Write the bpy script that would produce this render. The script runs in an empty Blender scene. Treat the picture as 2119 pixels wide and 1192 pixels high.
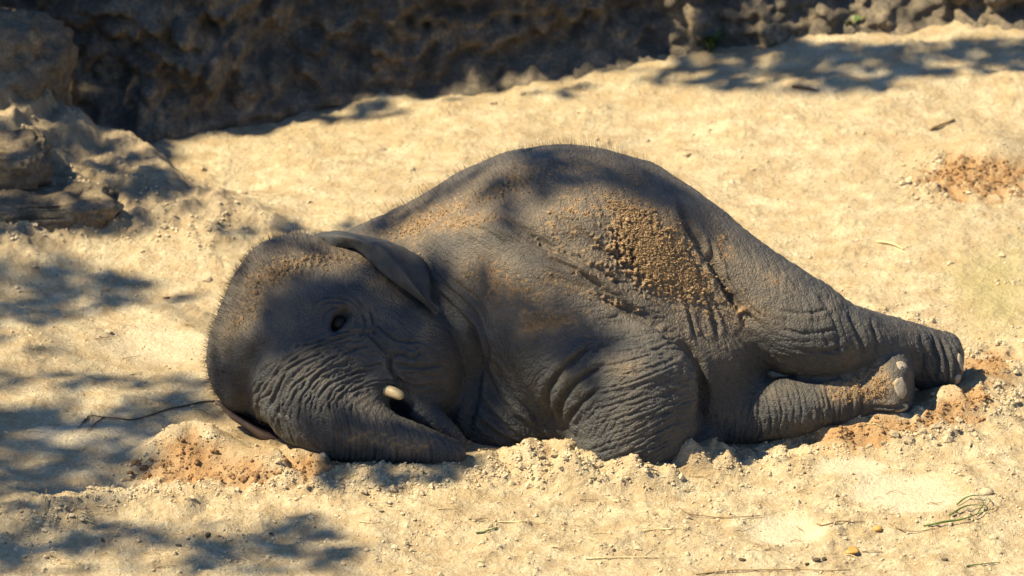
import bpy, bmesh, math, random
import numpy as np
from mathutils import Vector, Matrix
from mathutils.bvhtree import BVHTree

random.seed(7)
RNG = np.random.default_rng(7)
scene = bpy.context.scene
COL = scene.collection

# ------------------------------------------------------------------ camera
PITCH = math.radians(22.0)
DIST = 12.0
PXM = 1000.0                      # photograph pixels per metre at the animal
IW, IH = 2119.0, 1192.0
CEN = np.array([0.0, 0.0, 0.296])
RIGHT = np.array([1.0, 0.0, 0.0])
UP = np.array([0.0, math.sin(PITCH), math.cos(PITCH)])
FWD = np.array([0.0, math.cos(PITCH), -math.sin(PITCH)])
CAMP = CEN - FWD * DIST
cam_data = bpy.data.cameras.new('camera')
cam = bpy.data.objects.new('camera', cam_data)
COL.objects.link(cam)
cam.location = CAMP
cam.rotation_euler = (math.pi / 2 - PITCH, 0, 0)
cam_data.sensor_width = 36.0
cam_data.lens = 36.0 * DIST / (IW / PXM)
cam_data.clip_start = 0.5
cam_data.clip_end = 400.0
cam_data.dof.use_dof = True
cam_data.dof.focus_distance = DIST - 0.14
cam_data.dof.aperture_fstop = 5.0
scene.camera = cam

# ------------------------------------------------------------------ sky, sun, exposure
SUN = np.array([-0.59, -0.12, 0.80])
SUN /= np.linalg.norm(SUN)
SUN_EL = math.asin(SUN[2])
SUN_AZ = math.atan2(SUN[0], SUN[1])
world = bpy.data.worlds.new('World')
scene.world = world
world.use_nodes = True
wn = world.node_tree
wn.nodes.clear()
sky = wn.nodes.new('ShaderNodeTexSky')
sky.sky_type = 'NISHITA'
sky.sun_disc = False
sky.sun_elevation = SUN_EL
sky.sun_rotation = SUN_AZ
sky.air_density = 1.2
sky.dust_density = 0.1
sky.ozone_density = 8.0
bg = wn.nodes.new('ShaderNodeBackground')
bg.inputs['Strength'].default_value = 0.060
wo = wn.nodes.new('ShaderNodeOutputWorld')
wn.links.new(sky.outputs[0], bg.inputs[0])
wn.links.new(bg.outputs[0], wo.inputs[0])
sun_data = bpy.data.lights.new('sun', 'SUN')
sun_data.energy = 5.0
sun_data.angle = math.radians(0.53)
sun_data.color = (1.0, 0.86, 0.57)
sun = bpy.data.objects.new('sun', sun_data)
COL.objects.link(sun)
sun.rotation_euler = Vector(-SUN).to_track_quat('-Z', 'Y').to_euler()
sun.location = (-6, 1.5, 9)
vs = scene.view_settings
vs.view_transform = 'Standard'
vs.look = 'None'
vs.gamma = 1.0
vs.exposure = 1.3
vs.use_curve_mapping = False
scene.cycles.use_denoising = True
scene.cycles.max_bounces = 6
scene.cycles.diffuse_bounces = 2

# ------------------------------------------------------------------ helpers: projection
def cam_pt(x, y, d=0.0):
    """photo pixel + metres towards the camera -> camera-frame metres"""
    s = 1.0 - d / DIST
    return np.array([(x - IW / 2) / PXM * s, (IH / 2 - y) / PXM * s, d])

def cam_to_world(P):
    P = np.asarray(P, dtype=np.float64)
    return CEN + P[..., 0:1] * RIGHT + P[..., 1:2] * UP - P[..., 2:3] * FWD

def world_to_px(W):
    q = np.asarray(W, dtype=np.float64) - CEN
    u = q @ RIGHT; v = q @ UP; d = -(q @ FWD)
    s = 1.0 - d / DIST
    return u / s * PXM + IW / 2, IH / 2 - v / s * PXM, d

def ray(x, y):
    t = cam_to_world(cam_pt(x, y, 0.0)) - CAMP
    return t / np.linalg.norm(t)

def on_plane(x, y, z=0.0):
    r = ray(x, y)
    return CAMP + r * ((z - CAMP[2]) / r[2])

# ------------------------------------------------------------------ helpers: noise
_PERM = np.random.default_rng(3).integers(0, 2 ** 31 - 1, 4096).astype(np.int64)
_G3 = np.random.default_rng(5).normal(size=(256, 3)).astype(np.float32)
_G3 /= np.linalg.norm(_G3, axis=1, keepdims=True)
_G3 *= 1.6
def _h(i, j, k):
    return (_PERM[(i + _PERM[(j + _PERM[k & 4095]) & 4095]) & 4095] >> 3) & 255

def noise3(P, seed=0):
    P = np.asarray(P, dtype=np.float32)
    x = P[:, 0] + np.float32(seed * 17.31); y = P[:, 1] + np.float32(seed * 5.77); z = P[:, 2] + np.float32(seed * 3.13)
    i = np.floor(x).astype(np.int64); j = np.floor(y).astype(np.int64); k = np.floor(z).astype(np.int64)
    fx = x - i; fy = y - j; fz = z - k
    fx = fx.astype(np.float32); fy = fy.astype(np.float32); fz = fz.astype(np.float32)
    ux = fx * fx * fx * (fx * (fx * 6 - 15) + 10); uy = fy * fy * fy * (fy * (fy * 6 - 15) + 10); uz = fz * fz * fz * (fz * (fz * 6 - 15) + 10)
    out = 0
    for a in (0, 1):
        wx = ux if a else 1 - ux
        for b in (0, 1):
            wy = uy if b else 1 - uy
            for c in (0, 1):
                wz = uz if c else 1 - uz
                g = _G3[_h(i + a, j + b, k + c)]
                out = out + wx * wy * wz * (g[:, 0] * (fx - a) + g[:, 1] * (fy - b) + g[:, 2] * (fz - c))
    return out

def noise2(x, y, seed=0):
    x = np.asarray(x, dtype=np.float64).ravel() + seed * 13.7; y = np.asarray(y, dtype=np.float64).ravel() + seed * 7.9
    i = np.floor(x).astype(np.int64); j = np.floor(y).astype(np.int64)
    fx = (x - i).astype(np.float32); fy = (y - j).astype(np.float32)
    ux = fx * fx * fx * (fx * (fx * 6 - 15) + 10); uy = fy * fy * fy * (fy * (fy * 6 - 15) + 10)
    out = 0
    for a in (0, 1):
        wx = ux if a else 1 - ux
        for b in (0, 1):
            wy = uy if b else 1 - uy
            h = _h(i + a, j + b, np.zeros_like(i) + seed)
            ang = h.astype(np.float32) * (2 * math.pi / 256)
            out = out + wx * wy * (np.cos(ang) * (fx - a) + np.sin(ang) * (fy - b)) * 1.5
    return out

def worley2(x, y, seed=0):
    """distance to the nearest and second nearest jittered point, and the cell's id value"""
    x = np.asarray(x, dtype=np.float64).ravel(); y = np.asarray(y, dtype=np.float64).ravel()
    i = np.floor(x).astype(np.int64); j = np.floor(y).astype(np.int64)
    f1 = np.full(x.shape, 9.0); f2 = np.full(x.shape, 9.0); idv = np.zeros(x.shape)
    for a in (-1, 0, 1):
        for b in (-1, 0, 1):
            h1 = _h(i + a, j + b, np.zeros_like(i) + seed) / 255.0
            h2 = _h(i + a, j + b, np.zeros_like(i) + seed + 1) / 255.0
            h3 = _h(i + a, j + b, np.zeros_like(i) + seed + 2) / 255.0
            d = np.hypot(i + a + 0.1 + 0.8 * h1 - x, j + b + 0.1 + 0.8 * h2 - y)
            m = d < f1
            f2 = np.where(m, f1, np.minimum(f2, d))
            idv = np.where(m, h3, idv)
            f1 = np.where(m, d, f1)
    return f1, f2, idv

def sstep(a, b, x):
    t = np.clip((x - a) / (b - a), 0, 1)
    return t * t * (3 - 2 * t)

def poly_sd(px, py, poly):
    """signed distance to a polygon, negative inside"""
    px = np.asarray(px); py = np.asarray(py)
    poly = np.asarray(poly, dtype=np.float64)
    d = np.full(px.shape, 1e9); inside = np.zeros(px.shape, bool)
    n = len(poly)
    for k in range(n):
        ax, ay = poly[k]; bx, by = poly[(k + 1) % n]
        ex, ey = bx - ax, by - ay
        t = np.clip(((px - ax) * ex + (py - ay) * ey) / (ex * ex + ey * ey + 1e-9), 0, 1)
        d = np.minimum(d, (px - ax - t * ex) ** 2 + (py - ay - t * ey) ** 2)
        c = ((ay > py) != (by > py)) & (px < (bx - ax) * (py - ay) / (by - ay + 1e-12) + ax)
        inside ^= c
    d = np.sqrt(d)
    return np.where(inside, -d, d)

def poly_w(px, py, poly, soft, jit=None):
    """1 inside a polygon, 0 outside, soft edge"""
    poly = np.asarray(poly, dtype=np.float64)
    mg = 2.0 * soft + 20
    m = np.where((px > poly[:, 0].min() - mg) & (px < poly[:, 0].max() + mg) & (py > poly[:, 1].min() - mg) & (py < poly[:, 1].max() + mg))[0]
    out = np.zeros(px.shape)
    q = poly_sd(px[m], py[m], poly)
    if jit is not None: q = q + jit[m]
    out[m] = 1 - sstep(-soft, soft, q)
    return out

# ------------------------------------------------------------------ helpers: objects
def mesh_np(name, V, F, smooth=True):
    """fast mesh from numpy arrays; F (n,4) or (n,3)"""
    V = np.ascontiguousarray(V, dtype=np.float32); F = np.ascontiguousarray(F, dtype=np.int32)
    m = bpy.data.meshes.new(name)
    n, k = F.shape
    m.vertices.add(len(V)); m.vertices.foreach_set('co', V.ravel())
    m.loops.add(n * k); m.loops.foreach_set('vertex_index', F.ravel())
    m.polygons.add(n)
    m.polygons.foreach_set('loop_start', np.arange(0, n * k, k, dtype=np.int32))
    try:
        m.polygons.foreach_set('loop_total', np.full(n, k, dtype=np.int32))
    except Exception:
        pass
    m.update(calc_edges=True)
    m.polygons.foreach_set('use_smooth', np.full(n, smooth, dtype=bool))
    return m

def attr(m, name, vals):
    a = m.attributes.new(name, 'FLOAT', 'POINT')
    a.data.foreach_set('value', np.ascontiguousarray(vals, dtype=np.float32))

def attr_v(m, name, vals):
    a = m.attributes.new(name, 'FLOAT_VECTOR', 'POINT')
    a.data.foreach_set('vector', np.ascontiguousarray(vals, dtype=np.float32).ravel())

def link(name, mesh, mat=None, parent=None, label=None, cat=None, group=None, kind=None):
    o = bpy.data.objects.new(name, mesh)
    COL.objects.link(o)
    if mat is not None and mesh is not None:
        mesh.materials.append(mat)
    if parent is not None:
        o.parent = parent
    if label: o['label'] = label
    if cat: o['category'] = cat
    if group: o['group'] = group
    if kind: o['kind'] = kind
    return o

def empty(name, loc, label, cat, group=None):
    o = bpy.data.objects.new(name, None)
    COL.objects.link(o)
    o.location = loc
    o.empty_display_size = 0.1
    o['label'] = label; o['category'] = cat
    if group: o['group'] = group
    return o

def tube(pts, rads, seg=8, cap=True):
    pts = np.asarray(pts, dtype=np.float64); rads = np.asarray(rads, dtype=np.float64)
    n = len(pts)
    T = np.gradient(pts, axis=0); T /= np.linalg.norm(T, axis=1, keepdims=True) + 1e-12
    ref = np.array([0, 0, 1.0]) if abs(T[0][2]) < 0.9 else np.array([1.0, 0, 0])
    V = []
    for i in range(n):
        a = np.cross(T[i], ref); a /= np.linalg.norm(a) + 1e-12
        b = np.cross(T[i], a)
        for k in range(seg):
            th = 2 * math.pi * k / seg
            V.append(pts[i] + rads[i] * (math.cos(th) * a + math.sin(th) * b))
    F = []
    for i in range(n - 1):
        for k in range(seg):
            k2 = (k + 1) % seg
            F.append((i * seg + k, (i + 1) * seg + k, (i + 1) * seg + k2, i * seg + k2))
    V = np.array(V); F = np.array(F)
    if cap:
        c0 = len(V); V = np.vstack([V, pts[0:1], pts[-1:]])
        for k in range(seg):
            k2 = (k + 1) % seg
            F = np.vstack([F, [[c0, k, k2, k2]], [[c0 + 1, (n - 1) * seg + k2, (n - 1) * seg + k, (n - 1) * seg + k]]])
    return V, F

def mesh_py(name, V, F, smooth=True):
    m = bpy.data.meshes.new(name)
    fs = []
    for f in F:
        g = []
        for i in f:
            if int(i) not in g: g.append(int(i))
        fs.append(g)
    m.from_pydata([tuple(map(float, v)) for v in V], [], fs)
    m.update()
    m.polygons.foreach_set('use_smooth', np.full(len(m.polygons), smooth, dtype=bool))
    return m

def crspline(pts, n):
    """Catmull-Rom through pts (k,dim) -> n samples"""
    P = np.asarray(pts, dtype=np.float64)
    P = np.vstack([2 * P[0] - P[1], P, 2 * P[-1] - P[-2]])
    k = len(P) - 3
    t = np.linspace(0, k - 1e-9, n)
    i = np.floor(t).astype(int); f = (t - i)[:, None]
    p0, p1, p2, p3 = P[i], P[i + 1], P[i + 2], P[i + 3]
    return 0.5 * (2 * p1 + (p2 - p0) * f + (2 * p0 - 5 * p1 + 4 * p2 - p3) * f ** 2 + (-p0 + 3 * p1 - 3 * p2 + p3) * f ** 3)

# icosphere template for grains
def _ico():
    t = (1 + 5 ** 0.5) / 2
    V = np.array([(-1, t, 0), (1, t, 0), (-1, -t, 0), (1, -t, 0), (0, -1, t), (0, 1, t), (0, -1, -t), (0, 1, -t), (t, 0, -1), (t, 0, 1), (-t, 0, -1), (-t, 0, 1)], float)
    V /= np.linalg.norm(V[0])
    F = np.array([(0, 11, 5), (0, 5, 1), (0, 1, 7), (0, 7, 10), (0, 10, 11), (1, 5, 9), (5, 11, 4), (11, 10, 2), (10, 7, 6), (7, 1, 8), (3, 9, 4), (3, 4, 2), (3, 2, 6), (3, 6, 8), (3, 8, 9), (4, 9, 5), (2, 4, 11), (6, 2, 10), (8, 6, 7), (9, 8, 1)])
    return V, F
ICO_V, ICO_F = _ico()
def ico2():
    V = [tuple(v) for v in ICO_V]; cache = {}
    F = []
    def mid(a, b):
        k = (min(a, b), max(a, b))
        if k not in cache:
            m = (np.array(V[a]) + np.array(V[b])) / 2; m /= np.linalg.norm(m)
            V.append(tuple(m)); cache[k] = len(V) - 1
        return cache[k]
    for a, b, c in ICO_F:
        ab, bc, ca = mid(a, b), mid(b, c), mid(c, a)
        F += [(a, ab, ca), (b, bc, ab), (c, ca, bc), (ab, bc, ca)]
    return np.array(V), np.array(F)
ICO2_V, ICO2_F = ico2()

def grains_mesh(name, pos, rad, rng, squash=0.8, jit=0.35):
    """many small irregular lumps joined in one mesh"""
    n = len(pos)
    V = ICO_V[None] * (1 + rng.uniform(-jit, jit, (n, 12, 1)))
    sc = rng.uniform(0.7, 1.3, (n, 1, 3)); sc[:, :, 2] *= squash
    V = V * sc * np.asarray(rad)[:, None, None] + np.asarray(pos)[:, None, :]
    F = ICO_F[None] + (np.arange(n) * 12)[:, None, None]
    return mesh_np(name, V.reshape(-1, 3), F.reshape(-1, 3), smooth=False)

# ------------------------------------------------------------------ helpers: materials
class NT:
    def __init__(self, name, rough=0.9, spec=0.2):
        self.m = bpy.data.materials.new(name)
        self.m.use_nodes = True
        self.t = self.m.node_tree
        self.b = self.t.nodes['Principled BSDF']
        self.b.inputs['Roughness'].default_value = rough
        self.b.inputs['Specular IOR Level'].default_value = spec
        self.oc = None
    def n(self, typ, **kw):
        nd = self.t.nodes.new(typ)
        for k, v in kw.items():
            if hasattr(nd, k): setattr(nd, k, v)
        return nd
    def l(self, a, b): self.t.links.new(a, b)
    def coord(self):
        if self.oc is None: self.oc = self.n('ShaderNodeTexCoord').outputs['Object']
        return self.oc
    def geo(self): return self.n('ShaderNodeNewGeometry').outputs['Position']
    def attr(self, name, vec=False):
        a = self.n('ShaderNodeAttribute'); a.attribute_name = name
        return a.outputs['Vector'] if vec else a.outputs['Fac']
    def noise(self, scale, detail=3, rough=0.55, vec=None, dist=0.0):
        a = self.n('ShaderNodeTexNoise')
        a.inputs['Scale'].default_value = scale; a.inputs['Detail'].default_value = detail
        a.inputs['Roughness'].default_value = rough; a.inputs['Distortion'].default_value = dist
        self.l(vec if vec is not None else self.coord(), a.inputs['Vector'])
        return a.outputs['Fac']
    def voro(self, scale, feature='DISTANCE_TO_EDGE', vec=None):
        a = self.n('ShaderNodeTexVoronoi'); a.feature = feature
        a.inputs['Scale'].default_value = scale
        self.l(vec if vec is not None else self.coord(), a.inputs['Vector'])
        return a.outputs['Distance']
    def math(self, op, a, b=None, c=None, clamp=False):
        nd = self.n('ShaderNodeMath'); nd.operation = op; nd.use_clamp = clamp
        for i, v in enumerate((a, b, c)):
            if v is None: continue
            if isinstance(v, (int, float)): nd.inputs[i].default_value = v
            else: self.l(v, nd.inputs[i])
        return nd.outputs[0]
    def ramp(self, fac, stops):
        r = self.n('ShaderNodeValToRGB')
        e = r.color_ramp.elements
        while len(e) < len(stops): e.new(0.5)
        for i, (p, c) in enumerate(stops):
            e[i].position = p
            e[i].color = (c, c, c, 1) if isinstance(c, (int, float)) else (*c, 1)
        self.l(fac, r.inputs[0])
        return r.outputs[0]
    def mix(self, fac, a, b, mode='MIX'):
        nd = self.n('ShaderNodeMix'); nd.data_type = 'RGBA'; nd.blend_type = mode
        if isinstance(fac, (int, float)): nd.inputs[0].default_value = fac
        else: self.l(fac, nd.inputs[0])
        for i, v in ((6, a), (7, b)):
            if isinstance(v, (tuple, list)): nd.inputs[i].default_value = (*v, 1)
            elif isinstance(v, (int, float)): nd.inputs[i].default_value = (v, v, v, 1)
            else: self.l(v, nd.inputs[i])
        return nd.outputs[2]
    def color(self, c):
        if isinstance(c, (tuple, list)): self.b.inputs['Base Color'].default_value = (*c, 1)
        else: self.l(c, self.b.inputs['Base Color'])
    def bump(self, h, dist, strength=1.0, normal=None):
        nd = self.n('ShaderNodeBump')
        nd.inputs['Strength'].default_value = strength; nd.inputs['Distance'].default_value = dist
        self.l(h, nd.inputs['Height'])
        if normal is not None: self.l(normal, nd.inputs['Normal'])
        self.l(nd.outputs[0], self.b.inputs['Normal'])
        return nd.outputs[0]

# ------------------------------------------------------------------ the elephant: signed distance field
def E(x, y, d, rx, ry, rd):
    c = cam_pt(x, y, d / 1000.0); s = 1 - d / 1000.0 / DIST
    return ('e', c, np.array([rx, ry, rd]) / 1000.0 * s)
def CH(*nodes, sd=1.0):
    P = np.array([[*cam_pt(n[0], n[1], n[2] / 1000.0), n[3] / 1000.0] for n in nodes])
    P = crspline(P, 3 * (len(P) - 1) + 1)
    return ('c', P[:, :3], P[:, 3], sd)
def ev(prim, P):
    if prim[0] == 'e':
        q = (P - prim[1].astype(np.float32)) / prim[2].astype(np.float32)
        k0 = np.sqrt((q * q).sum(1)) + 1e-6
        q2 = q / prim[2].astype(np.float32)
        k1 = np.sqrt((q2 * q2).sum(1)) + 1e-6
        return k0 * (k0 - 1) / k1
    _, C, R, sd = prim
    best = None
    for i in range(len(C) - 1):
        a = C[i].astype(np.float32); ba = (C[i + 1] - C[i]).astype(np.float32)
        pa = P - a
        t = np.clip((pa @ ba) / np.float32(ba @ ba), 0, 1)
        q = pa - t[:, None] * ba
        if sd != 1.0: q[:, 2] /= sd
        d = np.sqrt((q * q).sum(1)) - np.float32(R[i]) - t * np.float32(R[i + 1] - R[i])
        best = d if best is None else np.minimum(best, d)
    return best
def smin(a, b, k):
    h = np.maximum(k - np.abs(a - b), 0) / k
    return np.minimum(a, b) - h * h * k * 0.25
def smax(a, b, k): return -smin(-a, -b, k)
def group(prims, k, P):
    r = None
    for p in prims:
        d = ev(p, P); r = d if r is None else smin(r, d, k)
    return r

TORSO = [CH((800, 625, -215, 172), (950, 603, -195, 216), (1120, 578, -125, 276), (1225, 585, -120, 274), (1325, 620, -150, 224)),
         E(1060, 815, -150, 170, 140, 150), E(1062, 862, -80, 150, 105, 122), E(1400, 728, -75, 184, 170, 165)]
SHOULDER = CH((1020, 560, -60, 125), (1090, 625, 5, 140), (1175, 700, 45, 138), (1250, 755, 72, 112))
FORELEG = CH((1250, 755, 75, 112), (1300, 780, 96, 131), (1314, 850, 90, 132), (1296, 950, 66, 118))
FOREFOOT = E(1440, 928, 20, 46, 32, 40)
THIGH = [CH((1415, 520, -105, 118), (1535, 606, -70, 110), (1648, 672, -52, 106), (1738, 704, -60, 82), (1880, 732, -165, 66), (1935, 748, -195, 60)),
         E(1958, 758, -200, 56, 60, 62)]
HIP = E(1330, 480, -150, 90, 120, 110)
REARLEG = [CH((1420, 830, -60, 110), (1540, 850, -50, 72), (1610, 845, -40, 66), (1690, 836, -40, 57), (1785, 812, -60, 57), (1830, 804, -66, 64)),
           E(1858, 803, -70, 62, 68, 66)]
HEADP = [E(613, 618, -50, 136, 136, 130), E(560, 738, -75, 133, 140, 125), E(600, 690, -10, 120, 130, 130),
         E(700, 680, -10, 150, 140, 138), E(830, 720, 8, 131, 116, 128), E(858, 785, -25, 101, 100, 105), E(770, 610, -80, 130, 105, 120)]
TRUNK = CH((655, 745, 20, 138), (655, 815, 55, 116), (705, 868, 90, 87), (790, 904, 118, 57), (870, 921, 134, 41), (938, 936, 142, 27))
TUSKB = CH((725, 765, 60, 62), (776, 794, 96, 40))
LIP = CH((790, 812, 25, 40), (845, 834, 64, 32), (900, 869, 72, 25), (957, 914, 82, 12))
MOUTH = E(806, 850, 95, 44, 25, 60)

def sdf(P):
    P = P.astype(np.float32)
    t = group(TORSO, 0.08, P)
    t = smin(t, ev(HIP, P), 0.06)
    t = smin(t, ev(SHOULDER, P), 0.065)
    kx = sstep(0.10, 0.22, P[:, 0])
    t = smin(t, ev(FORELEG, P), 0.075 - 0.06 * kx)
    t = smin(t, ev(FOREFOOT, P), 0.02)
    t = smin(t, smax(group(REARLEG, 0.03, P), P[:, 0] * 0.97 + P[:, 2] * 0.22 - np.float32(0.795), 0.03), 0.035)
    th = smax(group(THIGH, 0.04, P), P[:, 0] - np.float32(0.951), 0.03)
    kt = sstep(0.34, 0.48, P[:, 0])
    t = smin(t, th, 0.05 - 0.03 * kt - 0.015 * sstep(0.52, 0.60, P[:, 0]))
    h = group(HEADP, 0.06, P)
    tr = smin(ev(TRUNK, P), ev(TUSKB, P), 0.035)
    km = sstep(-0.33, -0.25, P[:, 0]) * sstep(0.17, 0.22, -P[:, 1])
    h = smin(h, ev(LIP, P), 0.02)
    h = smax(h, -ev(MOUTH, P), 0.012)
    h = smin(h, tr, 0.05 - 0.044 * km)
    return smin(t, h, 0.016)

def surface_nets(lo, hi, step):
    n = np.ceil((np.array(hi) - np.array(lo)) / step).astype(int) + 1
    ax = [lo[i] + np.arange(n[i]) * step for i in range(3)]
    F = np.empty(tuple(n), np.float32)
    # coarse cull in slabs
    for i in range(0, n[0], 16):
        X, Y, Z = np.meshgrid(ax[0][i:i + 16], ax[1], ax[2], indexing='ij')
        sh = X.shape
        # evaluate on every 4th point, refine only near the surface
        P = np.stack([X.ravel(), Y.ravel(), Z.ravel()], 1)
        m = np.zeros(sh, bool)
        sub = np.stack([X[::4, ::4, ::4].ravel(), Y[::4, ::4, ::4].ravel(), Z[::4, ::4, ::4].ravel()], 1)
        c = sdf(sub).reshape(X[::4, ::4, ::4].shape)
        up = np.repeat(np.repeat(np.repeat(c, 4, 0), 4, 1), 4, 2)[:sh[0], :sh[1], :sh[2]]
        near = np.abs(up) < step * 7.5
        Fs = up.copy()
        Fs[near] = sdf(P[near.ravel()])
        F[i:i + 16] = Fs
    S = F < 0
    c = S[:-1, :-1, :-1].astype(np.int8)
    tot = np.zeros_like(c)
    corners = [(a, b, d) for a in (0, 1) for b in (0, 1) for d in (0, 1)]
    for a, b, d in corners:
        tot += S[a:n[0] - 1 + a, b:n[1] - 1 + b, d:n[2] - 1 + d]
    act = (tot > 0) & (tot < 8)
    I = np.argwhere(act)
    idm = np.full(act.shape, -1, np.int64); idm[act] = np.arange(len(I))
    acc = np.zeros((len(I), 3)); cnt = np.zeros(len(I))
    for a, b, d in corners:
        for axis in range(3):
            if (a, b, d)[axis] == 1: continue
            e = [a, b, d]; e[axis] = 1
            v0 = F[I[:, 0] + a, I[:, 1] + b, I[:, 2] + d]; v1 = F[I[:, 0] + e[0], I[:, 1] + e[1], I[:, 2] + e[2]]
            m = (v0 < 0) != (v1 < 0)
            t = np.where(m, v0 / (v0 - v1 + 1e-20), 0)
            p = np.tile(np.array([a, b, d], float), (len(I), 1)); p[:, axis] += t
            acc[m] += p[m]; cnt[m] += 1
    V = (I + acc / cnt[:, None]) * step + np.array(lo)
    Q = []
    for axis in range(3):
        o = [(1, 2), (2, 0), (0, 1)][axis]
        sl0 = [slice(None)] * 3; sl1 = [slice(None)] * 3
        sl0[axis] = slice(0, -1); sl1[axis] = slice(1, None)
        ch = S[tuple(sl0)] != S[tuple(sl1)]
        e = np.argwhere(ch)
        ok = (e[:, o[0]] > 0) & (e[:, o[1]] > 0) & (e[:, o[0]] < n[o[0]] - 1) & (e[:, o[1]] < n[o[1]] - 1)
        e = e[ok]
        ins = S[tuple(e.T)]
        def cid(da, db):
            q = e.copy(); q[:, o[0]] += da; q[:, o[1]] += db
            return idm[tuple(q.T)]
        q = np.stack([cid(-1, -1), cid(0, -1), cid(0, 0), cid(-1, 0)], 1)
        q[~ins] = q[~ins][:, ::-1]
        Q.append(q)
    return V, np.vstack(Q)

def grad(P, e=0.0015):
    g = np.empty(P.shape, np.float64)
    for i in range(3):
        o = np.zeros(3); o[i] = e
        g[:, i] = (sdf(P + o) - sdf(P - o)) / (2 * e)
    return g
def project(P, it=2):
    for _ in range(it):
        g = grad(P)
        f = sdf(P).astype(np.float64)
        P = P - g * (np.clip(f, -0.004, 0.004) / np.maximum((g * g).sum(1), 0.2))[:, None]
    return P
def subdiv(V, Q):
    E0 = np.vstack([Q[:, [0, 1]], Q[:, [1, 2]], Q[:, [2, 3]], Q[:, [3, 0]]])
    Es = np.sort(E0, 1)
    key = Es[:, 0].astype(np.int64) * len(V) + Es[:, 1]
    u, inv = np.unique(key, return_inverse=True)
    em = 0.5 * (V[u // len(V)] + V[u % len(V)])
    fm = V[Q].mean(1)
    n = len(Q); ei = inv.reshape(4, n) + len(V); fi = np.arange(n) + len(V) + len(u)
    out = []
    for k in range(4):
        out.append(np.stack([Q[:, k], ei[k], fi, ei[(k - 1) % 4]], 1))
    return np.vstack([V, em, fm]), np.vstack(out)
def vnormals(V, Q):
    fn = np.cross(V[Q[:, 2]] - V[Q[:, 0]], V[Q[:, 3]] - V[Q[:, 1]])
    N = np.zeros_like(V)
    for k in range(4):
        for c in range(3):
            N[:, c] += np.bincount(Q[:, k], weights=fn[:, c], minlength=len(V))
    return N / (np.linalg.norm(N, axis=1, keepdims=True) + 1e-12)

V, Q = surface_nets((-0.70, -0.42, -0.50), (1.0, 0.36, 0.36), 0.0072)
V = project(V, 1)
# light smoothing of the coarse cage
def lap(V, Q, it, f=0.5):
    n = len(V)
    i = np.concatenate([Q[:, k] for k in range(4)]); j = np.concatenate([Q[:, (k + 1) % 4] for k in range(4)])
    deg = np.bincount(i, minlength=n) + np.bincount(j, minlength=n)
    for _ in range(it):
        A = np.zeros_like(V)
        for c in range(3):
            A[:, c] = np.bincount(i, weights=V[j, c], minlength=n) + np.bincount(j, weights=V[i, c], minlength=n)
        V = V + f * (A / deg[:, None] - V)
    return V
V = lap(V, Q, 3)
# drop what lies deep below the sand
Wz = cam_to_world(V)[:, 2]
keep = (Wz[Q] > -0.05).any(1)
Q = Q[keep]
used = np.unique(Q); remap = np.full(len(V), -1); remap[used] = np.arange(len(used))
V = V[used]; Q = remap[Q]
COARSE_BVH = BVHTree.FromPolygons([tuple(v) for v in cam_to_world(V)], [tuple(int(i) for i in q) for q in Q])
def pick(x, y):
    """surface point of the animal seen at a pixel (world, normal) or None"""
    h = COARSE_BVH.ray_cast(Vector(CAMP), Vector(ray(x, y)))
    if h[0] is None: return None
    n = np.array(h[1])
    if n @ (CAMP - np.array(h[0])) < 0: n = -n
    return np.array(h[0]), n
def pick_d(x, y, fallback):
    h = pick(x, y)
    if h is None: return fallback
    return float(-((h[0] - CEN) @ FWD))

V, Q = subdiv(V, Q)
V = lap(V, Q, 2, 0.6)
def pxy(V):
    s = 1 - V[:, 2] / DIST
    return V[:, 0] / s * PXM + IW / 2, IH / 2 - V[:, 1] / s * PXM
PX, PY = pxy(V)
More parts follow.
